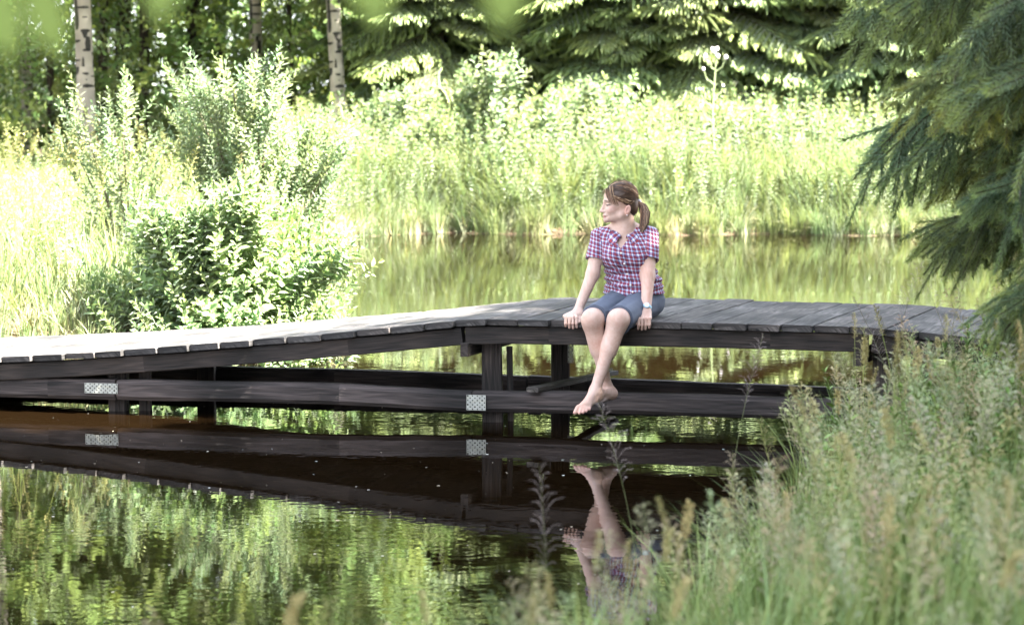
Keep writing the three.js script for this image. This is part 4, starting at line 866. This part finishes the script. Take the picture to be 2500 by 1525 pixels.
[[-9, -26], [-9.5, -32], [-8, -18.5], [-12, -22], [-11.5, -38], [-14, -30]].forEach(([x, z], i) => broadleaf('birch_tree', LB, x, z, { h: 13, r: 0.12, crown: [2.5, 12], seed: 260 + i, n: 420, group: LBG }));
// trees on the near right bank that keep the foreground in shade
const NB = 'tall spruce on the near bank shading the footbridge', NBG = 'shade trees on the near bank';
[[5.3, -10.3, 10, 1.6, 2.5], [3.9, -2.4, 10, 2.4, 2.2], [3.7, 0.3, 10, 2.6, 2.1], [4.9, -7.3, 10, 1.8, 2.4], [4.7, -4.7, 10, 2.2, 2.3], [8.2, -12.2, 10, 1.8, 2.7], [7.7, -9.0, 12, 2, 2.7], [7.2, -5.9, 12, 2, 2.7]].forEach((a, i) => spruce(...a, NB, NBG, 300 + i, 'spruce_tree', 1.3));
broadleaf('alder_tree', 'round crowned alder on the near bank at the deck end', 5.8, -11.9, { h: 8, r: 0.13, crown: [2.6, 7.4], cr: 2.3, n: 1500, bark: darkBark, seed: 320 });

// undergrowth and far foliage that no one could count
{
  const R = rng(401), L = [[], [], []];
  for (let k = 0; k < 11000; k++) { const x = mix(-12, -1.4, R()), front = k < 6300, mid = !front && k < 8200, z = front ? (k < 110 ? mix(-40, -37.5, R()) : mix(-37, -33.6, R())) : mid ? mix(-44, -39.5, R()) : mix(-57, -42, Math.pow(R(), 0.8)), y = groundY(x, z) + (front ? (k < 110 ? mix(1.0, 2.8, R()) : mix(4.0, 8.8, R())) : mid ? 3.6 * R() : 5.5 * Math.pow(R(), 1.1) * (z < -46 ? 1.3 : 1)); L[k % 3].push({ p: v3(x, y, z), q: qDir(v3(R() - 0.5, R() * 0.9 - 0.2, R() - 0.5).normalize(), R() * 6), s: 1.2 + 0.9 * R(), c: tint(R, 0.35, 0.2) }); }
  L.forEach((l, i) => { const o = scatter('understorey_foliage', birchShoots[i], broadMat, l); tag(o, 'loose yellow green leaves of saplings filling the broadleaf wood', 'foliage', null, 'stuff'); });
  const F = [[], [], []];
  for (let k = 0; k < 4200; k++) { const x = mix(-40, 40, R()), z = mix(-80, -60, R()), y = 14 * R(); F[k % 3].push({ p: v3(x, y, z), q: qDir(v3(R() - 0.5, R() * 0.9 - 0.3, R() - 0.5).normalize(), R() * 6), s: 3.2 + 2.2 * R(), c: tint(R, 0.35, 0.2) }); }
  F.forEach((l, i) => { const o = scatter('distant_forest', birchShoots[i], broadMat, l); tag(o, 'dense leafy forest closing off the distance behind the trunks', 'forest', null, 'stuff'); });
}
// ------------------------------------------------------------------ grasses and herbs
const tufts = [1, 2, 3].map((s) => tuftGeo(40 + s, 22, 0.62, 0.011, 0.10, 0.55)), shortTufts = [1, 2].map((s) => tuftGeo(50 + s, 26, 0.34, 0.009, 0.10, 0.7));
const nettles = [1, 2, 3].map((s) => shootGeo(60 + s, 1.0, 15, 0.088, 0.036, { opposite: true, angle: 1.1, droop: 0.35, stem: 0.005, bend: 0.12, from: 0.2 }));
const hayPlumes = [1, 2, 3].map((s) => plumeGeo(70 + s, 1.0, 0.26, 0.05, 16, 5, 0.011, 0.18, [0.9, 0.98, 0.75]));
function field(name, label, cat, geos, mat, n, gen, seed) {
  const R = rng(seed), L = geos.map(() => []);
  for (let k = 0, tries = 0; k < n && tries < n * 6; tries++) { const e = gen(R); if (!e) continue; L[k++ % geos.length].push(e); }
  L.forEach((l, i) => { if (l.length) tag(scatter(name, geos[i], mat, l), label, cat, null, 'stuff'); });
}
const stand = (R, x, z, s, t = 0.2, c) => ({ p: v3(x, groundY(x, z) - 0.02, z), q: qYaw(R() * 6.28, (R() - 0.5) * t, (R() - 0.5) * t), s, c: c || tint(R, 0.2, 0.15) });
const leftBank = (R, lo = 0.05) => { const x = mix(-9.5, -1.0, R()), z = mix(-37, -14.5, Math.pow(R(), 0.8)); const d = pond(x, z); if (d < lo || z > -15.6 && x > -4.6) return null; return [x, z, d]; };
field('bank_grass', 'long sunlit grass on the left bank', 'grass', tufts, grassMat, 5200, (R) => { const q = leftBank(R); if (!q) return null; const s = (0.65 + 0.6 * R()) * mix(0.45, 1, sstep(0.0, 1.2, q[2])) * (q[1] < -22 ? 1.0 : 1); return stand(R, q[0], q[1], s); }, 501);
field('dry_grass', 'dry straw coloured grass at the foot of the left bank', 'grass', shortTufts, hayMat, 700, (R) => { const q = leftBank(R, 0.02); if (!q || q[2] > 1.8) return null; return stand(R, q[0], q[1], 0.6 + 0.6 * R(), 0.5); }, 502);
field('bank_plumes', 'flowering grass heads above the left bank grass', 'grass', hayPlumes, hayMat, 800, (R) => { const q = leftBank(R, 0.5); if (!q) return null; return stand(R, q[0], q[1], 0.75 + 0.5 * R(), 0.3, RGB(0.85 + 0.3 * R(), 0.95, 0.8)); }, 503);
field('bank_herbs', 'leafy herbs among the left bank grass', 'plants', nettles, herbMat, 1000, (R) => { const q = leftBank(R, 0.4); if (!q || (q[1] > -19 && R() < 0.6)) return null; return stand(R, q[0], q[1], (0.5 + 0.5 * R()) * (q[1] < -24 ? 0.85 : 1)); }, 504);
const farBank = (R, lo, hi) => { const x = mix(-3.2, 11, R()), z = mix(-41, -31.2, R()), d = pond(x, z); return d < lo || d > hi ? null : [x, z, d]; };
field('far_bank_herbs', 'tall nettles and herbs crowding the far bank', 'plants', nettles, herbMat, 4000, (R) => { const q = farBank(R, 0.25, 4.6); if (!q) return null; return stand(R, q[0], q[1], (0.75 + 0.6 * R()) * mix(0.65, 1.15, sstep(0.2, 2.2, q[2])) * (0.75 + 0.45 * noise2(q[0] * 0.9, q[1] * 0.9, 0, 91)), 0.25); }, 511);
field('far_bank_grass', 'tall pale grass along the far waterline', 'grass', tufts, grassMat, 4200, (R) => { const q = farBank(R, 0.02, 3.2); if (!q) return null; return stand(R, q[0], q[1], (0.8 + 0.8 * R()) * mix(0.6, 1.2, sstep(0, 1, q[2])), 0.4); }, 512);
field('far_dry_grass', 'straw coloured grass hanging over the far waterline', 'grass', shortTufts, hayMat, 420, (R) => { const q = farBank(R, -0.02, 0.6); if (!q) return null; return stand(R, q[0], q[1], 0.7 + 0.8 * R(), 0.9); }, 513);
field('far_plumes', 'flowering grass heads over the far bank herbs', 'grass', hayPlumes, hayMat, 420, (R) => { const q = farBank(R, 0.4, 4); if (!q) return null; return stand(R, q[0], q[1], 1.1 + 0.5 * R(), 0.3, RGB(0.9, 0.95, 0.8)); }, 514);
field('wood_floor_herbs', 'shaded ferny herbs on the floor of the wood', 'plants', nettles, herbMat, 1500, (R) => { const x = mix(-14, 12, R()), z = mix(-56, -37, R()); return stand(R, x, z, 0.4 + 0.4 * R(), 0.5); }, 515);

// near right bank
const nearBank = (R, lo = 0.02, hi = 3.2) => { const x = mix(-2.4, 4.2, R()), z = mix(-15, -4.2, R()), d = pond(x, z); if (d < lo || d > hi || z > -5 && R() < 0.5 || z < -13.2 && x < 2.2 || (x > -6 && z < zFront(x) + 0.12 && z > zFront(x) - 1.75)) return null; return [x, z, d]; };
const foreTufts = [1, 2, 3].map((s) => tuftGeo(80 + s, 24, 0.58, 0.0058, 0.06, 0.5));
const fineP = [1, 2, 3, 4].map((s) => plumeGeo(90 + s, 0.72, 0.20, 0.060, 24, 8, 0.0060, 0.2)), narrowP = [1, 2, 3].map((s) => plumeGeo(96 + s, 0.75, 0.11, 0.014, 30, 6, 0.0075, 0.16, [1, 0.98, 0.75]));
field('near_grass', 'thin green grass blades covering the near bank', 'grass', foreTufts, foreGrass, 2300, (R) => { const q = nearBank(R); if (!q) return null; return stand(R, q[0], q[1], (0.65 + 0.5 * R()) * (q[1] < -11.3 ? 0.7 : 1), 0.4); }, 521);
field('near_plumes', 'fine buff grass plumes covering the near bank', 'grass', fineP, plumeMat, 1050, (R) => { const q = nearBank(R, 0.05); if (!q || q[0] < 0.35 && R() < 0.35 || q[1] < -10.3 && R() < 0.65) return null; return stand(R, q[0], q[1], (0.7 + 0.42 * R()) * mix(0.8, 1, sstep(0.2, 1, q[0])) * (q[1] < -11.3 ? 0.8 : 1), 0.35, RGB(0.8 + 0.3 * R(), 0.85 + 0.3 * R(), 0.75 + 0.35 * R())); }, 522);
field('near_seed_heads', 'narrow straw seed heads of foxtail grass on the near bank', 'grass', narrowP, plumeMat, 170, (R) => { const q = nearBank(R, 0.05); if (!q) return null; return stand(R, q[0], q[1], (0.75 + 0.5 * R()) * mix(0.75, 1, sstep(0.2, 1, q[0])) * (q[1] < -11.3 ? 0.7 : 1), 0.35, RGB(0.92 + 0.12 * R(), 0.95, 0.88)); }, 523);
field('near_weeds', 'bushy green weeds on the near bank by the footbridge', 'plants', nettles.map((g) => g), nettleMat, 420, (R) => { const q = nearBank(R, 0.2); if (!q || q[1] > -8 || q[0] < 1.2) return null; return stand(R, q[0], q[1], (0.46 + 0.28 * R()) * (q[1] < -11.3 ? 0.72 : 1), 0.35); }, 524);

// single stalks that stand out against the dark beams and the water
const purple = leafMat(0.27, 0.225, 0.215, 0, 0.85); purple.vertexColors = true;
function stalk(name, label, group, px, top, z, hgt, geo, mat, c, turn = 0) {
  const x = pxx(px, z), yTop = 1.9 - (top - 219) / 5900 * -z, g = obj(name, geo, mat); g.position.set(x, yTop - hgt, z); g.rotation.y = turn;
  tag(g, label, 'grass stalk', group); return g;
}
const bigP = [1, 2, 3].map((s) => plumeGeo(110 + s, 1.0, 0.24 + 0.05 * s, 0.055 + 0.012 * s, 30 + 3 * s, 9, 0.0040, 0.10 + 0.06 * s));
const scaleGeo = (g, h) => { const c = g.clone(); c.scale(1, h, 1); return c; };
[[1775, 815, -9.6, 0], [1570, 960, -8.4, 1], [1345, 1100, -7.2, 2], [2145, 640, -11.6, 1], [2290, 640, -11.2, 0], [2370, 700, -11.0, 2], [2210, 720, -11.8, 2]].forEach(([px, top, z, k], i) => {
  const yTop = 1.9 - (top - 219) / 5900 * -z, x = pxx(px, z), base = Math.max(-0.05, groundY(x, z) - 0.02), h = yTop - base;
  stalk('reed_plume', i < 3 ? 'loose purple grey grass plume rising before the dark footbridge beams' : 'loose purple grey grass plume rising above the footbridge deck', i < 3 ? 'plumes before the beams' : 'plumes above the deck', px, top, z, h, scaleGeo(bigP[k], h), purple, null, i * 1.3);
});
{ // nettle clump on the near bank
  const R = rng(541), g0 = [];
  [[2.02, -11.6], [2.22, -11.9], [2.12, -11.2], [2.35, -11.4], [1.92, -11.1], [2.45, -11.8]].forEach(([x, z], i) => {
    const o = obj('nettle_plant', nettles[i % 3], nettleMat); o.position.set(x, groundY(x, z), z); o.rotation.set((R() - 0.5) * 0.2, R() * 6, (R() - 0.5) * 0.2); const s = 0.55 + 0.16 * R(); o.scale.set(s, s, s);
    tag(o, 'bright green nettle plant on the near bank below the deck end', 'nettle', 'nettles below the deck end');
  });
}
{ // thistle on the far bank
  const x = pxx(1740, -33.2), z = -33.2, y0 = groundY(x, z), t = thing('thistle_plant', 'tall pale thistle with white fluffy heads on the far bank', 'thistle', [x, y0, z]), R = rng(551), st = new THREE.MeshStandardMaterial({ color: RGB(0.24, 0.30, 0.14), roughness: 0.8 }), H = 2.05;
  const b = new MB(), pts = []; for (let k = 0; k <= 8; k++) pts.push(v3(0.02 * Math.sin(k), H * k / 8, 0)); b.tube(pts, (u) => 0.016 * (1 - 0.5 * u), 6, false); obj('stem', b.geo(), st, t);
  const white = new THREE.MeshStandardMaterial({ color: RGB(0.75, 0.66, 0.74), roughness: 0.95 });
  const head = (p, s) => { const q = new THREE.IcosahedronGeometry(0.021 * s, 1), a = q.attributes.position; for (let k = 0; k < a.count; k++) { const f = 1 + 0.35 * hash(Math.round(a.getX(k) * 3000), Math.round(a.getY(k) * 3000), Math.round(a.getZ(k) * 3000)); a.setXYZ(k, a.getX(k) * f, a.getY(k) * f * 1.15, a.getZ(k) * f); } q.computeVertexNormals(); const o = obj('flower_head', q, white, t); o.position.copy(p); };
  const arm = (y, a, L, s) => { const c = new MB(), e = v3(Math.cos(a) * L, y + L * 1.3, Math.sin(a) * L * 0.5); c.tube([v3(0, y, 0), v3(Math.cos(a) * L * 0.7, y + L * 0.5, Math.sin(a) * L * 0.3), e], (u) => 0.008 * (1 - 0.4 * u), 5, false); obj('branch', c.geo(), st, t); head(e, s); };
  for (const [y, a, L, s] of [[1.0, 0.2, 0.22, 0.8], [1.1, 2.9, 0.18, 0.7], [1.3, 3.0, 0.2, 0.7], [1.45, 0.1, 0.12, 0.7], [1.62, 2.8, 0.16, 0.9], [1.78, 0.3, 0.16, 1.1], [1.82, 2.7, 0.14, 1.1], [1.9, 1.0, 0.08, 1.1]]) arm(y, a, L, s);
  head(v3(0, H + 0.02, 0), 1.2); head(v3(0.035, H + 0.05, 0), 1.1); head(v3(-0.03, H + 0.045, 0.01), 1.1);
  const lm = new MB(); for (let k = 0; k < 16; k++) { const a = k * 2.4, y = 0.3 + 0.055 * k; lm.leaf(v3(0, y, 0), v3(Math.cos(a), 0.5, Math.sin(a)).normalize(), v3(-Math.cos(a) * 0.45, 0.9, -Math.sin(a) * 0.45).normalize(), 0.22, 0.05, 0.2, 0.5, 2); }
  obj('foliage', lm.geo(), herbMat, t);
}
// ------------------------------------------------------------------ dark spruce on the near right bank
{
  const x = 2.85, z = -9.2, y0 = groundY(x, z), g = thing('spruce_tree', 'dark spruce with hanging needle boughs reaching over the deck end', 'tree', [x, y0, z]), R = rng(601), H = 7;
  const b = new MB(), pts = []; for (let k = 0; k <= 8; k++) pts.push(v3(0, H * k / 8 - 0.1, 0)); b.tube(pts, (u) => mix(0.11, 0.015, u), 10, false); obj('trunk', b.geo(), darkBark, g);
  const br = [31, 32, 33].map((s) => spruceBranch(s, { needles: 130, len: 1.0, sub: 0.12, hang: 0.85, l2s: 1.35 })), L = br.map(() => []);
  for (let k = 0; k < 210; k++) {
    const t = k / 210, y = mix(0.72, H - 0.1, Math.pow(t, 1.25)), a = k * 2.399 + R() * 0.4, len = (1.88 * Math.pow(1 - t, 0.5) * (y > 2.0 && y < 3.2 ? 1.1 : y < 2.0 ? 0.84 : 1) * (y < 1.7 ? mix(0.62, 1, (y - 0.72) / 0.98) : 1)) * (0.75 + 0.35 * R());
    L[k % 3].push({ p: v3(0, y, 0), q: new THREE.Quaternion().setFromEuler(new THREE.Euler((R() - 0.5) * 0.5, a, mix(-0.40, 0.1, t) + (R() - 0.5) * 0.4, 'YZX')), s: Math.max(0.3, len), c: tint(R, 0.25, 0.15) });
  }
  L.forEach((l, i) => scatter('foliage', br[i], spruceMat, l, g));
}
{ // specks floating on the water
  const R = rng(611), b = new MB(); b.leaf(v3(-0.5, 0, 0), v3(1, 0, 0), v3(0, 1, 0), 1, 0.7, 0.1, 0, 2); const L = [];
  for (let k = 0; k < 520; k++) { const x = mix(-4, 2, R()), z = mix(-16, -8, R()); if (pond(x, z) > -0.1) continue; L.push({ p: v3(x, 0.0025, z), q: qYaw(R() * 6.28), s: 0.003 + 0.018 * Math.pow(R(), 4), c: tint(R, 0.3) }); }
  tag(scatter('floating_debris', b.geo(), new THREE.MeshStandardMaterial({ color: RGB(0.5, 0.47, 0.4), roughness: 0.8, side: THREE.DoubleSide, vertexColors: true }), L), 'tiny pale petals and specks floating on the dark water', 'debris', null, 'stuff');
}
{ // leafy twig hanging close overhead
  const g = thing('overhanging_branch', 'blurred leafy branch hanging down close over the view', 'branch', [1.9, 2.75, -2.2]), R = rng(621), m = broadMat, c = new THREE.CatmullRomCurve3([[0, 0, 0], [-0.8, -0.42, 0.35], [-1.5, -0.66, 0.55], [-2.35, -0.735, 0.6]].map((q) => v3(...q))), b = new MB();
  b.tube(c.getPoints(16), (t) => mix(0.012, 0.002, t), 6, false); obj('stem', b.geo(), stemMat, g);
  for (const [px, top, w, tilt] of [[40, 150, 0.032, 0.5], [150, 150, 0.028, 0.4], [390, 62, 0.034, -0.2], [930, 75, 0.034, 0.3], [1225, 85, 0.036, -0.1]]) {
    const z = -1.62, x = (px - 1250) / 5930 * 1.62, y = 1.9 - (top - 219) / 5930 * 1.62, l = new MB(), d = v3(tilt * 0.6, -1, 0.2 * (R() - 0.5)).normalize(), n = v3(0.3 * (R() - 0.5), 0.2, 1).normalize(); n.addScaledVector(d, -n.dot(d)).normalize();
    const L = 0.07, base = v3(x, y, z).addScaledVector(d, -L); l.leaf(base, d, n, L, w, 0.15, 0.1, 2);
    let best = 0, bd = 9; for (let k = 0; k <= 40; k++) { const q = c.getPoint(k / 40).add(v3(1.9, 2.75, -2.2)).distanceTo(base); if (q < bd) { bd = q; best = k / 40; } }
    l.tube([base, base.clone().lerp(c.getPoint(best).add(v3(1.9, 2.75, -2.2)), 0.5).add(v3(0, -0.004, 0)), c.getPoint(best).add(v3(1.9, 2.75, -2.2))], 0.001, 3, false);
    const q = l.geo(); q.translate(-1.9, -2.75, 2.2); obj('leaf', q, m, g);
  }
}
renderer.render(scene, camera);
